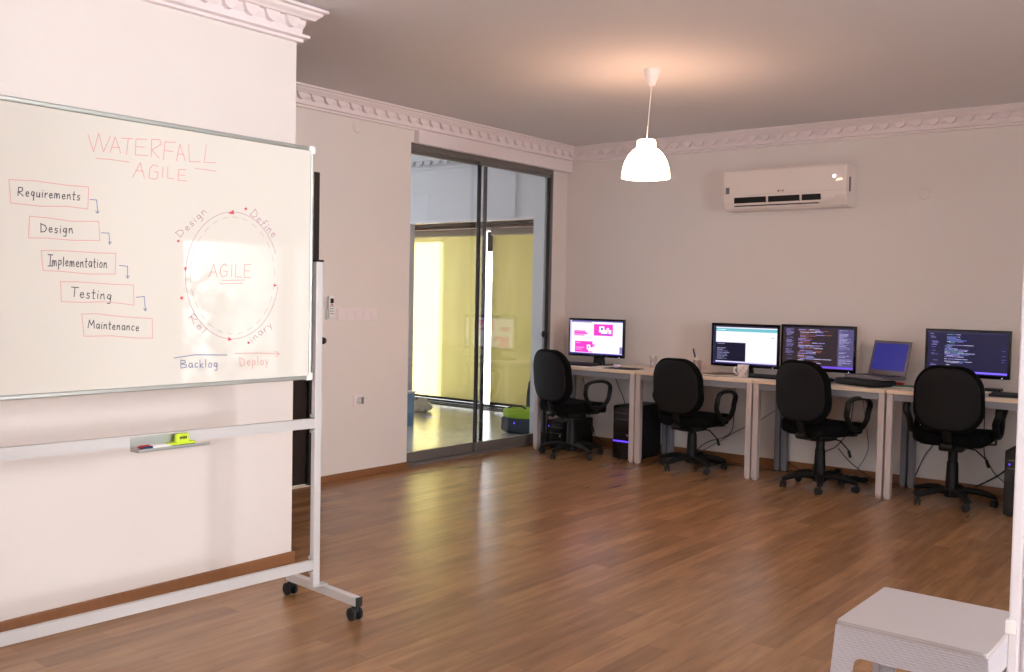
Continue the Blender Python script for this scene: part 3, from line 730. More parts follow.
for (x, z, w_, h_) in ((-.012, .129, .0025, .013), (-.012, .129, .009, .0025), (.002, .129, .0025, .013), (.002, .129, .01, .0025), (.002, .1395, .01, .0025), (.0095, .129, .0025, .008)): box(b, x, y_, z, x+w_, -.214, z+h_)
obj('maker_letters', b, M['greyp'], t)
b = B()
for k in range(6):
    a = k*pi/3; bar(b, (.402*sl, -.2175, .222), (.402*sl+.013*cos(a), -.2175, .222+.013*sin(a)), .003, .004, up=(0, 1, 0))
obj('display', b, M['ledw'], t)
b = B(); prism(b, [(.415, .188), (.46, .193), (.46, .203), (.43, .201)], lambda u, v, d: (u*sl, d, v), -.2185, -.2155); obj('display_glow', b, M['ledo'], t)
b = B(); box(b, aw/2, -.15, .11, aw/2+.006, -.12, .22, bev=.003); obj('side_grip', b, M['greyp'], t)
b = B()
for k in range(14): box(b, -aw/2+.05+k*.065, -.18, ah-.0005, -aw/2+.1+k*.065, -.03, ah+.002)
obj('intake_grille', b, M['greyp'], t)

# ------------------------------------------------------------------ desks
DZ, DY0, DY1 = .745, 6.682, 7.295
edges = [-5.09, -4.066, -3.055, -2.092, -1.08]
dl = ['light wood-topped desk in the corner by the glass doors, under the pink screen', 'light wood-topped desk second from the glass doors, with mug and white screen',
      'light wood-topped desk third from the glass doors, with open laptop at its right end', 'light wood-topped desk furthest right, cut off by the white jamb']
for i in range(4):
    x0, x1 = edges[i]+.003, edges[i+1]-.003; w = x1-x0
    t = thing('desk', dl[i], 'desk', ((x0+x1)/2, (DY0+DY1)/2, 0), group='row of desks along the back wall'); hd = (DY1-DY0)/2
    b = B(); box(b, -w/2, -hd, DZ-.026, w/2, hd, DZ, bev=.0025); top = obj('desktop', b, M['desktop'], t)
    b = B(); box(b, -w/2+.001, -hd-.0012, DZ-.0235, w/2-.001, -hd-.0002, DZ-.0025); obj('edge_band', b, M['deskedge'], top)
    b = B(); box(b, -w/2+.05, -hd+.012, DZ-.072, w/2-.05, -hd+.034, DZ-.027); box(b, -w/2+.05, hd-.034, DZ-.072, w/2-.05, hd-.012, DZ-.027)
    for s in (-1, 1): box(b, s*(w/2-.04)-.012, -hd+.05, DZ-.07, s*(w/2-.04)+.012, hd-.05, DZ-.027)
    obj('under_frame', b, M['deskrail'], t)
    for s in (-1, 1):
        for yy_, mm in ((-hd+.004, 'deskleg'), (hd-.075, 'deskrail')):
            b = B(); xa = s*(w/2-.003); xb = s*(w/2-.046)
            box(b, xa, yy_, .012, xb, yy_+.055, DZ-.027, bev=.006)
            box(b, min(xa, xb)+.006, yy_+.008, 0, max(xa, xb)-.006, yy_+.047, .013)
            obj('leg', b, M[mm], t)

# ------------------------------------------------------------------ chairs
def sweep_pad(fn, w, h, t, r): return cushion(B(), w, h, t, r, fn)
def make_chair(label, sh, phase):
    t = thing('office_chair', label, 'chair', group='black office chairs at the desks')
    sz = sh
    # seat
    b = B()
    def fs(u, v, d):
        z = sz-.043+d+.012*(u/.22)**2
        if v > .12: z -= (v-.12)**2*1.6
        return (u, v+.01, z)
    cushion(b, .47, .45, .082, .11, fs); obj('seat', b, M['fabric'], t, smooth=True)
    b = B(); prism(b, rrect(.38, .38, .09), lambda u, v, d: (u*(1+.0*d), v, d), sz-.088, sz-.070); obj('seat_pan', b, M['shell'], t)
    # backrest: leaning slightly, curved
    b = B()
    by, bz = -.25, sz+.225
    def fb(u, v, d):
        k = 1-.10*max(0, v)/.22-.04*max(0, -v)/.22
        y = by-.10*(v)+d+.55*(u*u)-.12*(v+.05)**2
        return (u*k, y, bz+v)
    cushion(b, .435, .44, .065, .15, fb); back = obj('backrest', b, M['fabric'], t, smooth=True)
    b = B()
    def fb2(u, v, d):
        p = fb(u, v, 0); return (p[0], p[1]+d-.032, p[2])
    cushion(b, .395, .40, .02, .14, fb2); obj('back_shell', b, M['shell'], back, smooth=True)
    # back bracket
    b = B(); tube(b, [(0, -.04, sz-.10), (0, -.14, sz-.11), (0, -.215, sz-.075), (0, -.25, sz+.0), (0, -.262, sz+.12)], .03, n=10, sx=.35, sy=1.0, up=(0, .7, .7)); obj('back_bracket', b, M['black'], t, smooth=True)
    b = B(); lathe(b, [(0, -.035), (.02, -.035), (.024, -.03), (.024, .03), (.02, .035), (0, .035)], 12, (0, -.235, sz-.085), 'x'); obj('tilt_knob', b, M['black'], t, smooth=True)
    # mechanism
    b = B(); box(b, -.075, -.1, sz-.135, .075, .1, sz-.087, bev=.012); obj('tilt_mechanism', b, M['black'], t)
    b = B(); tube(b, [(.07, .03, sz-.115), (.13, .04, sz-.125), (.19, .05, sz-.18), (.20, .05, sz-.20)], .005); tube(b, [(.195, .05, sz-.185), (.21, .052, sz-.235)], .010); obj('height_lever', b, M['black'], t, smooth=True)
    # column
    b = B(); lathe(b, [(0, .055), (.042, .055), (.041, .12), (.038, .20), (.035, .28), (.03, .285), (.03, sz-.135), (0, sz-.135)], 24); obj('gas_column', b, M['black'], t, smooth=True)
    # arms: closed loops
    for s in (-1, 1):
        b = B(); x = s*.262; pts = []
        # loop in y-z plane (slight outward lean)
        ring = [(-.06, .02), (-.035, -.015), (.03, -.03), (.10, -.02), (.155, .03), (.175, .09), (.16, .15), (.11, .183), (.03, .193), (-.05, .188), (-.10, .165), (-.115, .12), (-.095, .07)]
        ctrl = [Vector((x+s*.018*(1 if z > .1 else 0), y, sz+z)) for y, z in ring]; n = len(ctrl); P_ = []
        for i in range(n):
            p0, p1, p2, p3 = ctrl[i-1], ctrl[i], ctrl[(i+1) % n], ctrl[(i+2) % n]
            for k in range(3):
                q = k/3; P_.append(.5*((2*p1)+(p2-p0)*q+(2*p0-5*p1+4*p2-p3)*q*q+(3*p1-p0-3*p2+p3)*q**3))
        tube(b, P_, .019, n=10, closed=True, up=(1, 0, 0), sx=1.15, sy=.72)
        bar(b, (s*.05, .03, sz-.095), (s*.25, .03, sz-.075), .05, .008); bar(b, (s*.252, .03, sz-.079), (s*.252, .03, sz-.005), .008, .05, up=(0, 1, 0))
        obj('armrest', b, M['black'], t, smooth=True)
    # five-star base
    b = B(); lathe(b, [(0, .05), (.045, .05), (.05, .065), (.048, .095), (.037, .11), (0, .11)], 24); obj('hub', b, M['black'], t, smooth=True)
    for k in range(5):
        a = R(phase+72*k); c, s = cos(a), sin(a); rr = .265
        b = B(); pts = [(c*q, s*q, z) for q, z in ((.035, .085), (.10, .098), (.17, .092), (.235, .075), (rr, .068))]
        tube(b, pts, [.031, .03, .027, .023, .02], n=8, up=(0, 0, 1), sx=.75, sy=1); leg = obj('base_leg', b, M['shell'], t, smooth=True)
        b = B(); x, y = c*rr, s*rr; a2 = a+.9; c2, s2 = cos(a2), sin(a2)
        tube(b, [(x, y, .07), (x, y, .04)], .008)
        for kk in (-1, 1):
            st = len(b.verts); lathe(b, [(0, -.007), (.018, -.007), (.025, -.004), (.025, .004), (.018, .007), (0, .007)], 18, (0, 0, 0), 'y')
            b.verts.ensure_lookup_table(); vs = b.verts[st:]
            bmesh.ops.transform(b, matrix=Matrix.Translation((x-c2*.014, y-s2*.014, .0252)) @ Matrix.Rotation(a2, 4, 'Z') @ Matrix.Translation((0, kk*.013, 0)), verts=vs)
        st = len(b.verts); box(b, -.02, -.007, .022, .016, .007, .05, bev=.004)
        b.verts.ensure_lookup_table(); bmesh.ops.transform(b, matrix=Matrix.Translation((x-c2*.014, y-s2*.014, 0)) @ Matrix.Rotation(a2, 4, 'Z'), verts=b.verts[st:])
        obj('caster', b, M['rubber'], leg, smooth=True)
    return t
chairs = [((-4.63, 6.62), -12, -88, .455, 'black office chair nearest the glass doors, turned to show its loop armrest'),
          ((-3.595, 6.79), -3, -105, .437, 'black office chair in front of the desk with the mug'),
          ((-2.55, 6.74), -13, -140, .48, 'black office chair in front of the dark code screen beside the laptop'),
          ((-1.69, 6.85), 4, -126, .495, 'black office chair furthest right, seen squarely from behind')]
for (x, y), rz, ph, sh, lab in chairs:
    c = make_chair(lab, sh, ph-rz); c.location = (x, y, 0); c.rotation_euler = (0, 0, R(rz))

# ------------------------------------------------------------------ monitors
def screen(parent, w, h, y, z0, rects, bg, s=1.0, name='screen'):
    b = B(); mats = [emat(bg, s)]; idx = {}
    def q(u0, v0, u1, v1, mi, d):
        vs = [b.verts.new((-w/2+w*u, y-d, z0+h*(1-v))) for u, v in ((u0, v1), (u1, v1), (u1, v0), (u0, v0))]; b.faces.new(vs).material_index = mi
    q(0, 0, 1, 1, 0, 0)
    for k, (u0, v0, u1, v1, rgb, *ss) in enumerate(rects):
        key = (tuple(rgb), ss[0] if ss else s)
        if key not in idx: idx[key] = len(mats); mats.append(emat(rgb, key[1]))
        q(u0, v0, u1, v1, idx[key], .0002+.00003*k/10)
    me = bpy.data.meshes.new(name); b.to_mesh(me); b.free(); o = bpy.data.objects.new(name, me); COL.objects.link(o)
    for mm in mats: me.materials.append(mm)
    o.parent = parent; return o
def monitor(label, x0, x1, y, z0, z1, rz, rects, bg, s):
    w, h = x1-x0, z1-z0
    t = thing('monitor', label, 'monitor', ((x0+x1)/2, y, DZ), rz, group='monitors on the desks')
    b = B(); zz = z0-DZ
    box(b, -w/2, 0, zz, w/2, .022, zz+h, bev=.004); box(b, -w/2+.09, .02, zz+.05, w/2-.09, .05, zz+h-.07, bev=.012)
    bz_ = .018
    hs = obj('housing', b, M['blackg'], t)
    screen(t, w-2*bz_, h-2*bz_-.004, -.0006, zz+bz_+.004, rects, bg, s)
    b = B(); prism(b, [(-.055, .008), (.055, .008), (.035, zz+.08), (-.035, zz+.08)], lambda u, v, d: (u, d, v), .052, .075); obj('neck', b, M['black'], t)
    b = B(); prism(b, rrect(.24, .17, .05), lambda u, v, d: (u, v+.06, d), 0, .010); obj('stand_base', b, M['blackg'], t)
    b = B(); box(b, w/2-.05, -.001, zz+.006, w/2-.045, 0, zz+.009); obj('power_light', b, M['ledw'], t)
    return t
mg, mg2 = (240, 60, 200), (250, 120, 210)
r1 = [(0, 0, 1, .035, (90, 80, 150)), (.0, 0, .03, 1, (210, 200, 240)), (.03, .04, .42, .06, (120, 100, 160)), (.46, .1, .82, .44, mg), (.08, .3, .3, .36, mg2), (.08, .36, .34, .41, mg), (.08, .42, .28, .46, mg2),
      (.10, .62, .44, .95, mg), (.12, .66, .2, .68, (255, 190, 235)), (.12, .80, .28, .82, (255, 190, 235)), (.12, .86, .24, .875, (255, 190, 235)),
      (.56, .16, .66, .34, (255, 250, 255)), (.6, .26, .72, .38, (255, 250, 255)), (.70, .2, .75, .3, (255, 225, 245)), (.74, .26, .79, .38, (255, 250, 255)), (.595, .2, .63, .27, (120, 30, 180)), (.62, .38, .78, .41, (140, 30, 220)),
      (.33, .72, .40, .86, (255, 250, 255)), (.36, .8, .44, .92, (255, 250, 255)), (.355, .77, .375, .82, (120, 30, 180)), (.44, .7, .48, .78, mg2), (.95, .75, 1, .95, (140, 120, 190)), (0, .965, 1, 1, (60, 50, 150))]
def code(seed, u0, u1, v0, v1, n, cols, ind=.03, maxw=.5):
    rnd = random.Random(seed); o = []; lv = 0
    for i in range(n):
        v = v0+(v1-v0)*i/n; h = (v1-v0)/n*.38
        if rnd.random() < .12: continue
        lv = max(0, min(4, lv+rnd.choice((-1, 0, 0, 1)))); u = u0+lv*ind
        for _ in range(rnd.randint(1, 4)):
            wd = rnd.uniform(.03, .13)
            if u+wd > min(u1, u0+maxw): break
            o.append((u, v, u+wd, v+h, rnd.choice(cols))); u += wd+.008
    return o
lav, org, blu, wht = (170, 160, 240), (200, 110, 90), (110, 140, 240), (215, 210, 250)
r2 = [(0, 0, 1, .04, (40, 36, 60)), (0, 0, .045, 1, (36, 34, 66)), (.045, .04, 1, .07, (235, 235, 250)), (.045, .07, 1, .15, (110, 190, 205)), (.07, .1, .2, .115, (230, 250, 255)), (.91, .27, .96, .3, (200, 200, 235)),
      (.045, .44, .52, .93, (16, 14, 42)), (.045, .93, 1, .965, (225, 220, 250)), (0, .965, 1, 1, (60, 50, 110))]+code(3, .065, .4, .47, .9, 11, [(110, 110, 150), (150, 150, 190)], 0, .2)
r3 = [(0, 0, 1, .03, (46, 40, 62)), (.78, .03, 1, .93, (88, 80, 124)), (0, .935, 1, .985, (120, 84, 235))]+code(5, .04, .17, .05, .92, 30, [(150, 140, 210), (110, 104, 160)], .01, .12)+code(6, .22, .76, .05, .9, 26, [lav, (170, 100, 84), wht, lav, (150, 90, 100)], .025, .5)+code(9, .80, .99, .05, .92, 30, [(190, 184, 235), (150, 144, 200)], 0, .18)
r4 = [(0, 0, 1, .04, (50, 46, 80)), (0, .93, 1, .975, (120, 96, 250), 1.4), (.03, .975, 1, 1, (30, 26, 60))]+code(15, .03, .17, .05, .92, 30, [(160, 150, 235), (120, 112, 190)], .01, .11)+code(16, .22, .8, .06, .9, 30, [lav, wht, blu, (130, 180, 200)], .025, .42)+code(18, .93, .99, .04, .9, 30, [(110, 110, 190)], 0, .05)
monitor('black monitor with a white and pink page on its screen, by the glass doors', -4.945, -4.378, 7.0, .815, 1.147, R(2), r1, (246, 244, 255), 1.15)
monitor('black monitor with a bright white page and a small dark terminal, behind the mug', -3.560, -2.992, 7.0, .81, 1.149, 0, r2, (244, 246, 255), 1.1)
monitor('black monitor showing brown-black code, next to the laptop', -2.972, -2.415, 7.0, .815, 1.158, R(4), r3, (50, 38, 46), 1)
monitor('black monitor showing blue-black code, furthest right', -1.935, -1.395, 7.0, .84, 1.163, 0, r4, (36, 32, 64), 1)

# keyboards, mice, small things
def keyboard(x, y, rz, label, w=.44, mm='black'):
    t = thing('keyboard', label, 'keyboard', (x, y, DZ), rz, group='keyboards on the desks')
    b = B(); prism(b, [(-.07, 0), (.07, 0), (.07, .022), (-.07, .012)], lambda u, v, d: (d, u, v), -w/2, w/2); o = obj('case', b, M[mm], t)
    b = B()
    for r in range(5):
        n = 15 if w > .4 else 12
        for k in range(n):
            u = -w/2+.012+k*(w-.024)/n; v = -.058+r*.024; z = .012+(v+.07)/.14*.010
            box(b, u, v, z+.0002, u+(w-.024)/n-.003, v+.019, z+.005)
    obj('keys', b, M['keys'], t)
def mouse(x, y, rz, label, mm):
    t = thing('mouse', label, 'mouse', (x, y, DZ+.0032), rz)
    b = B(); lump(b, (0, 0, .016), (.031, .052, .016), n=10, sq=.9, amp=0); obj('mouse_body', b, M[mm], t, smooth=True)
    b = B(); box(b, -.004, .015, .028, .004, .032, .034, bev=.002); obj('wheel', b, M['greyp'], t)
keyboard(-4.80, 6.86, R(4), 'black keyboard below the pink page screen')
p = on(620, 364, 2, DZ)
b = B(); prism(b, rrect(.30, .21, .02), lambda u, v, d: (u, v, d), 0, .003); o = obj('mouse_pad', b, M['rubber'], None); o.location = (-4.27, 6.83, DZ); o.rotation_euler = (0, 0, R(5)); tag(o, 'black mouse pad under the pale mouse', 'mouse pad')
mouse(-4.33, 6.83, R(20), 'pale pinkish mouse on the black mouse pad', 'mouse')
# clear plastic cup, between first two chairs
p = on(650, 368, 2, DZ)
t = thing('plastic_cup', 'faint clear plastic cup standing left of the second chair back', 'cup', (p.x, p.y+.05, DZ))
b = B(); lathe(b, [(0, .002), (.028, .002), (.036, .1), (.035, .1), (.027, .004), (0, .004)], 24); obj('cup_wall', b, M['cup'], t, smooth=True)
# pen cup
p = on(697, 371, 2, DZ)
t = thing('pen_cup', 'clear pen cup beside the second chair back', 'pen holder', (p.x, p.y, DZ))
b = B(); lathe(b, [(0, .002), (.034, .002), (.037, .09), (.0355, .09), (.0325, .004), (0, .004)], 24); obj('cup_wall', b, M['cup'], t, smooth=True)
for i, (dx, dy, mm, lb) in enumerate(((-.035, .012, 'navy', 'blue pen leaning left in the clear pen cup'), (.012, -.006, 'white', 'white pen in the clear pen cup'))):
    b = B(); q0 = Vector((.012 if i == 0 else -.008, -.008, .006)); q1 = Vector((dx-.01, dy, .18 if i == 0 else .13))
    tube(b, [q0, q0.lerp(q1, .6)], .0042); o = obj('pen', b, M['white'], None, smooth=True); o.location = (p.x, p.y, DZ); tag(o, lb, 'pen')
    b = B(); tube(b, [q0.lerp(q1, .601), q1], .0075); obj('pen_cap', b, M[mm], o, smooth=True)
p = on(719, 376, 2, DZ)
t = thing('notebook', 'closed brown notebook between pen cup and mug', 'notebook', (p.x-.02, p.y+.05, DZ), R(-18))
b = B(); box(b, -.085, -.11, .003, .085, .11, .013); obj('pages', b, M['paper'], t)
b = B(); box(b, -.09, -.115, .0131, .09, .115, .0165); box(b, -.09, -.115, 0, .09, .115, .0029); obj('cover', b, M['brownbook'], t)
p = on(741, 377.5, 2, DZ)
t = thing('mug', 'white mug with dark flower pattern at the desk joint', 'mug', (p.x, p.y+.035, DZ), R(35))
b = B(); lathe(b, [(0, .001), (.036, .001), (.04, .006), (.043, .092), (.042, .095), (.039, .092), (.036, .01), (0, .008)], 32); obj('mug_body', b, M['mug'], t, smooth=True)
b = B(); tube(b, [(-.040, 0, .075), (-.058, 0, .078), (-.070, 0, .062), (-.070, 0, .042), (-.056, 0, .027), (-.039, 0, .028)], .0055, up=(0, 1, 0)); obj('handle', b, M['mug'], t, smooth=True)
b = B()
for k in range(12):
    a = R(-150+k*24); z = .03+.022*(k % 3)
    for j in range(5):
        a2 = a+.1*cos(j*1.256); z2 = z+.006*sin(j*1.256); lx, ly = .0425*cos(a2), .0425*sin(a2)
        box(b, lx-.0015, ly-.0015, z2-.002, lx+.0015, ly+.0015, z2+.002)
obj('flower_pattern', b, M['ink'], t)
keyboard(-3.06, 6.92, R(0), 'black keyboard with bluish sheen right of the mug', .30)
mouse(-2.56, 6.90, R(-10), 'black mouse right of the third chair back', 'black')
keyboard(-2.73, 6.88, R(-2), 'black keyboard mostly hidden by the third chair back', .28)
# laptop on a flat black bag
t = thing('laptop_bag', 'flat black laptop bag lying under the open laptop', 'laptop bag', (-2.31, 6.92, DZ), R(-26))
b = B(); lump(b, (0, 0, .024), (.19, .13, .024), sq=.3, amp=.01); obj('bag_body', b, M['rubber'], t, smooth=True)
b = B(); tube(b, [(-.2, -.1, .013), (-.205, 0, .014), (-.2, .1, .013)], .003); obj('zip', b, M['greyp'], t)
t = thing('laptop', 'open grey laptop with a plain blue screen between two monitors', 'laptop', (-2.25, 6.965, DZ+.0495), R(-22))
b = B(); box(b, -.17, -.13, 0, .17, .11, .022, bev=.005); o = obj('laptop_base', b, M['laptop'], t)
b = B()
for r in range(5):
    for k in range(13): box(b, -.145+k*.0225, -.04+r*.024, .0222, -.127+k*.0225, -.02+r*.024, .0242)
obj('keys', b, M['keys'], o)
b = B(); box(b, -.045, -.115, .0222, .045, -.055, .0228); obj('touchpad', b, M['greyp'], o)
b = B(); st = len(b.verts); box(b, -.16, 0, 0, .16, .012, .25, bev=.004)
TL = Matrix.Translation((0, .105, .024)) @ Matrix.Rotation(R(-14), 4, 'X')
bmesh.ops.transform(b, matrix=TL, verts=b.verts[:]); lid = obj('lid', b, M['laptop'], t)
s_ = screen(lid, .285, .195, -.0008, .035, [(0, .96, 1, 1, (50, 54, 150))], (54, 52, 140), .8)
for v in s_.data.vertices: v.co = TL @ v.co
# little things right of the laptop
p = on(883, 386, 2, DZ)
t = thing('earphones', 'tangle of white earphones on the desk edge below the laptop', 'earphones', (p.x, p.y+.03, DZ))
b = B(); rnd = random.Random(4); pts = [(.05*sin(k*.9)+rnd.uniform(-.01, .01), .03*cos(k*1.3), .003+.002*(k % 3)) for k in range(26)]; tube(b, pts, .0018, n=6); obj('wire', b, M['white'], t, smooth=True)
for s in (-1, 1):
    b = B(); lump(b, (s*.05, -.01, .008), (.009, .007, .007), n=8, sq=1, amp=0); obj('earbud', b, M['white'], t, smooth=True)
p = on(898, 385, 2, DZ)
b = B(); prism(b, rrect(.07, .035, .008), lambda u, v, d: (u, v, d), 0, .014); prism(b, rrect(.05, .02, .005), lambda u, v, d: (u, v, d), .014, .017)
o = obj('lighter_case', b, M['redp'], None); o.location = (p.x, p.y+.02, DZ); tag(o, 'small dark red case between the laptop and teal notebook', 'case')
p = on(910, 388.5, 2, DZ)
t = thing('notebook', 'teal notebook lying left of the last chair back', 'notebook', (p.x-.01, p.y+.03, DZ), R(6))
b = B(); box(b, -.1, -.07, .002, .1, .07, .010); obj('pages', b, M['paper'], t)
b = B(); box(b, -.103, -.073, .0101, .103, .073, .013); box(b, -.103, -.073, 0, .103, .073, .0019); obj('cover', b, M['teal'], t)
p = on(988, 392.5, 2, DZ)
t = thing('adapter_box', 'small black box with a white base right of the last chair back', 'box', (p.x+.03, p.y+.0, DZ))
b = B(); box(b, -.05, -.04, 0, .05, .04, .012, bev=.002); obj('box_base', b, M['white'], t)
b = B(); box(b, -.055, -.045, .0122, .055, .045, .03, bev=.004); obj('box_top', b, M['black'], t)
keyboard(-1.32, 6.83, R(2), 'dark keyboard at the far right end of the desks', .30)

# ------------------------------------------------------------------ computer towers
def tower(x0, x1, y0, y1, h, label, strip):
    t = thing('computer_tower', label, 'computer', ((x0+x1)/2, (y0+y1)/2, 0), group='black computer towers under the desks'); w, d = x1-x0, y1-y0
    b = B(); box(b, -w/2, -d/2+.02, .012, w/2, d/2, h, bev=.004)
    for sx in (-1, 1):
        for sy in (-1, 1): box(b, sx*(w/2-.03)-.015, sy*(d/2-.06)-.015, 0, sx*(w/2-.03)+.015, sy*(d/2-.06)+.015, .0125)
    obj('case', b, M['black'], t)
    b = B(); box(b, -w/2+.002, -d/2, .014, w/2-.002, -d/2+.0195, h-.002, bev=.005); fp = obj('front_panel', b, M['blackg'], t)
    b = B()
    if strip: box(b, -w/2+.006, -d/2-.0015, h*.335, w/2-.006, -d/2-.0002, h*.335+.012)
    else: lathe(b, [(0, -d/2-.002), (.006, -d/2-.002), (.006, -d/2)], 12, (-w/2+.03, 0, h*.8), 'y')
    o = obj('indicator_light', b, M['led'], fp); o['label'] = 'glowing violet indicator'
    b = B(); lathe(b, [(0, -d/2-.003), (.009, -d/2-.003), (.011, -d/2-.0002)], 16, (w/2-.05, 0, h*.47), 'y'); obj('power_button', b, M['greyp'], fp)
    b = B()
    for k in range(2): box(b, -w/2+.02, -d/2-.001, h-.06-k*.05, w/2-.02, -d/2-.0002, h-.058-k*.05)
    obj('drive_bay', b, M['greyp'], fp)
tower(-4.30, -4.11, 6.74, 7.20, .445, 'black computer tower with a violet light strip between first and second chairs', True)
tower(-5.03, -4.83, 6.80, 7.24, .25, 'low black computer case with a small violet light behind the first desk leg', False)
tower(-1.34, -1.15, 6.66, 7.15, .42, 'black computer tower at the far right beside the white jamb', False)

# ------------------------------------------------------------------ cables
def smoothpath(c, k=6):
    c = [Vector(p) for p in c]; n = len(c); o = []
    for i in range(n-1):
        p0, p1, p2, p3 = c[max(i-1, 0)], c[i], c[i+1], c[min(i+2, n-1)]
        for j in range(k):
            q = j/k; o.append(.5*((2*p1)+(p2-p0)*q+(2*p0-5*p1+4*p2-p3)*q*q+(3*p1-p0-3*p2+p3)*q**3))
    o.append(c[-1]); return o
def cable(c, label, m='cable', r=.0035):
    b = B(); tube(b, smoothpath(c), r, n=6); o = obj('cable', b, M[m], None, smooth=True); tag(o, label, 'cable', 'cables under the desks')
g = 'black cable hanging under the desks against the wall'
def wallp(x, y, yy=7.29): p = on(x, y, 1, yy); return (p.x, p.y, max(p.z, .005))
cable([wallp(615, 377, 7.26), wallp(620, 390), wallp(624, 400), wallp(627, 418), wallp(629, 440)], 'black cable dropping behind the computer tower with the light strip')
cable([wallp(583, 377, 7.26), wallp(588, 405), wallp(592, 430), wallp(600, 440), wallp(607, 447)], 'thin black cable dropping behind the first chair')
cable([wallp(735, 388, 7.26), wallp(734, 410), wallp(732, 430), wallp(722, 438), wallp(710, 441), wallp(700, 447), wallp(694, 455)], 'black cable looping behind the second chair')
cable([wallp(694, 455), wallp(715, 444), wallp(735, 432), wallp(760, 420), wallp(785, 404, 7.28)], 'grey cable running up the wall from the second to the third desk', 'gcable')
cable([wallp(783, 400, 7.22), wallp(782, 430), wallp(781, 450), wallp(786, 460), wallp(800, 470), wallp(812, 478)], 'black cable hanging left of the third chair')
cable([wallp(855, 385, 7.26), wallp(850, 425), wallp(838, 445), wallp(825, 452), wallp(815, 462), wallp(812, 474)], 'black cable looping behind the third chair column')
cable([wallp(838, 448), wallp(850, 462), wallp(868, 476), wallp(880, 484)], 'thin black cable running right from the third chair')
cable([wallp(862, 395, 7.26), wallp(868, 440), wallp(866, 455), wallp(858, 468)], 'thin grey cable below the laptop', 'gcable', .0025)
cable([wallp(932, 400, 7.26), wallp(934, 440), wallp(925, 455), wallp(915, 476)], 'thin black cable slanting down left of the last chair')
cable([wallp(985, 400, 7.26), wallp(984, 450), wallp(988, 462), wallp(995, 474), wallp(1008, 485), wallp(1020, 490)], 'black cable hanging right of the last chair')
cable([wallp(975, 487), wallp(990, 480), wallp(1002, 473), wallp(1014, 462)], 'thick black cable rising towards the far right tower', 'cable', .006)
cable([(-3.5, 7.15, .004), (-3.3, 7.2, .004), (-3.15, 7.17, .004), (-2.95, 7.2, .004), (-2.75, 7.15, .004)], 'black cable lying on the floor along the skirting')
# power strips and wall sockets
def strip(x, y, rz, label):
    t = thing('power_strip', label, 'power strip', (x, y, 0), rz)
    b = B(); box(b, -.15, -.028, 0, .15, .028, .035, bev=.006); obj('strip_body', b, M['black'], t)
    for k in range(4):
        b = B(); lathe(b, [(0, .0352), (.019, .0352), (.019, .037), (.021, .037), (.021, .035)], 16, (-.11+k*.07, 0, 0)); obj('outlet', b, M['greyp'], t)
    b = B(); box(b, -.09, -.02, .0352, -.05, .02, .075, bev=.008); obj('plug', b, M['black'], t)
strip(-2.52, 7.22, R(3), 'black power strip on the floor behind the third chair')
strip(-3.66, 7.2, 0, 'black power strip on the floor behind the second chair')
def sock(px, py, label):
    p = on(px, py, 1, YB); t = thing('wall_socket', label, 'socket', (p.x, YB-.001, p.z))
    b = B(); box(b, -.045, -.01, -.045, .045, 0, .045, bev=.003); obj('plate', b, M['white'], t)
    b = B(); lathe(b, [(0, -.05), (.018, -.05), (.024, -.03), (.026, -.0102)], 18, (0, 0, 0), 'y'); obj('plug', b, M['white'], t, smooth=True)
sock(567, 422, 'white wall socket with plug behind the first chair column')
sock(684, 457, 'white wall socket with plug low behind the second chair')

# ------------------------------------------------------------------ white side table bottom right
TZ = .45
q = [on(882, 586, 2, TZ), on(836, 622, 2, TZ), on(990, 653, 2, TZ)]
tx0, tx1, ty0_, ty1_ = (q[0].x+q[1].x)/2, q[2].x, (q[1].y+q[2].y)/2, q[0].y
w, d = tx1-tx0, ty1_-ty0_
t = thing('side_table', 'low white plastic table with woven-look sides in the bottom right corner', 'table', ((tx0+tx1)/2, (ty0_+ty1_)/2, 0))
b = B(); prism(b, rrect(w, d, .014), lambda u, v, dd: (u*(1-.008*(dd > TZ-.004)), v*(1-.008*(dd > TZ-.004)), dd), TZ-.012, TZ-.004); prism(b, rrect(w-.004, d-.004, .013), lambda u, v, dd: (u, v, dd), TZ-.004, TZ); obj('tabletop', b, M['tablew'], t)
def side(L, fn, th=.004):
    # arch-shaped side: apron plus two half legs
    b = B(); lw, ap = .055, .078; H = TZ-.0125; tp = .012
    out = [(-L/2, 0+0), (-L/2, H), (L/2, H), (L/2, 0), (L/2-lw+tp, 0)]
    n = 6; r = .022
    out.append((L/2-lw, H-ap-r))
    for k in range(1, n+1): a = R(90*k/n); out.append((L/2-lw-r*(1-cos(a)), H-ap-r+r*sin(a)))
    for k in range(0, n+1): a = R(90*k/n); out.append((-L/2+lw+r*(1-sin(a)), H-ap-r+r*cos(a)))
    out.append((-L/2+lw-tp, 0))
    prism(b, out, fn, 0, th)
    for v in b.verts: k = 1+.36*max(0, TZ-.06-v.co.z); v.co.x *= k; v.co.y *= k
    return b
for nm, bb in (('a', side(w-.002, lambda u, v, dd: (u, -d/2+.0005+dd, v))), ('b', side(w-.002, lambda u, v, dd: (u, d/2-.0005-dd, v))),
           ('c', side(d-.011, lambda u, v, dd: (-w/2+.0005+dd, u, v))), ('d', side(d-.011, lambda u, v, dd: (w/2-.0005-dd, u, v)))):
    obj('woven_side', bb, M['rattan'], t)

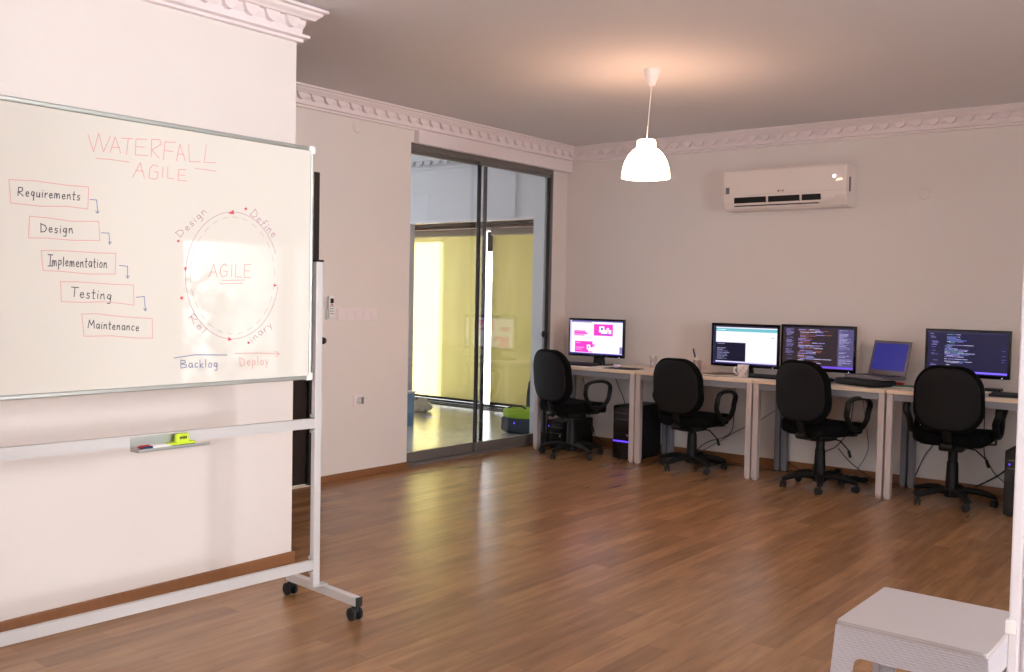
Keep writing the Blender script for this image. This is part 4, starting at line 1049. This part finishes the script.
# ------------------------------------------------------------------ light
def area(name, loc, rot, sx, sy, power, col, spread=None):
    l = bpy.data.lights.new(name, 'AREA'); l.shape = 'RECTANGLE'; l.size = sx; l.size_y = sy; l.energy = power; l.color = col
    if spread: l.spread = spread
    o = bpy.data.objects.new(name, l); o.location = loc; o.rotation_euler = rot; COL.objects.link(o); return o
area('daylight_near_east', (XE+.6, (W2[0]+W2[1])/2, 1.6), (0, R(90), 0), 1.9, 3.6, 105, (1, .985, .975))
area('daylight_near_south', ((W3[0]+W3[1])/2, YS-.6, 1.6), (R(90), 0, 0), 4.0, 1.9, 40, (1, .98, .975))
area('daylight_desk_room', (XE+.9, 6.0, 1.15), (0, R(90), 0), 2.4, 2.6, 48, (1, .98, .97))
area('daylight_desk_room_wide', (XE+.5, (W4[0]+W4[1])/2, 1.6), (0, R(90), 0), 1.8, 1.9, 175, (1, .975, .97), 1.75)
area('hall_fill_light', (-9.9, 5.7, 1.7), (0, R(-90), 0), 1.4, 1.6, 90, (.92, .95, 1))  # added fill behind an unseen end-wall opening, brightens the hall
# bush outside the desk-room window
b = B(); rnd = random.Random(2)
for q in range(46):
    cc = Vector((XE+rnd.uniform(.4, .7), rnd.uniform(W1[0]-.1, W1[1]-.1), rnd.uniform(.15, 2.0)))
    for k in range(26):
        c = cc+Vector((rnd.gauss(0, .06), rnd.uniform(-.17, .17), rnd.gauss(0, .08)))
        u = Vector((rnd.uniform(-1, 1), rnd.uniform(-1, 1), rnd.uniform(-1, 1))).normalized()*.055; v = u.orthogonal().normalized()*.03
        b.faces.new([b.verts.new(c+p) for p in (-u, v, u, -v)])
    tube(b, [(XE+.55, (W1[0]+W1[1])/2+rnd.uniform(-.3, .3), -.05), cc], .006, n=5)
o = obj('bush', b, M['leaf']); o['kind'] = 'stuff'; tag(o, 'green leaves outside the window of the desk room', 'bush')

sun = bpy.data.lights.new('sun', 'SUN'); sun.energy = 55; sun.angle = R(4); sun.color = (1, .95, .85)
so = bpy.data.objects.new('sun', sun); COL.objects.link(so); dvec = Vector((-.28, -1, -.62)); so.rotation_euler = dvec.to_track_quat('-Z', 'Y').to_euler()
l = bpy.data.lights.new('lamp_bulb_light', 'POINT'); l.energy = 7; l.color = (1, .72, .5); l.shadow_soft_size = .04
lo = bpy.data.objects.new('lamp_bulb_light', l); lo.location = (lp.x, lp.y, zb_+.05); COL.objects.link(lo)

wd = bpy.data.worlds.new('sky'); S.world = wd; wd.use_nodes = True; nt = wd.node_tree
bg = nt.nodes['Background']; bg.inputs[0].default_value = (.95, .97, 1, 1); bg.inputs[1].default_value = 5.2

# ------------------------------------------------------------------ render look
S.view_settings.view_transform = 'Standard'; S.view_settings.look = 'None'; S.view_settings.gamma = 1; S.view_settings.exposure = 0
S.view_settings.use_curve_mapping = False
S.cycles.use_denoising = True
S.cycles.max_bounces = 10; S.cycles.diffuse_bounces = 6; S.cycles.glossy_bounces = 4; S.cycles.transmission_bounces = 6; S.cycles.transparent_max_bounces = 16
S.cycles.sample_clamp_indirect = 6
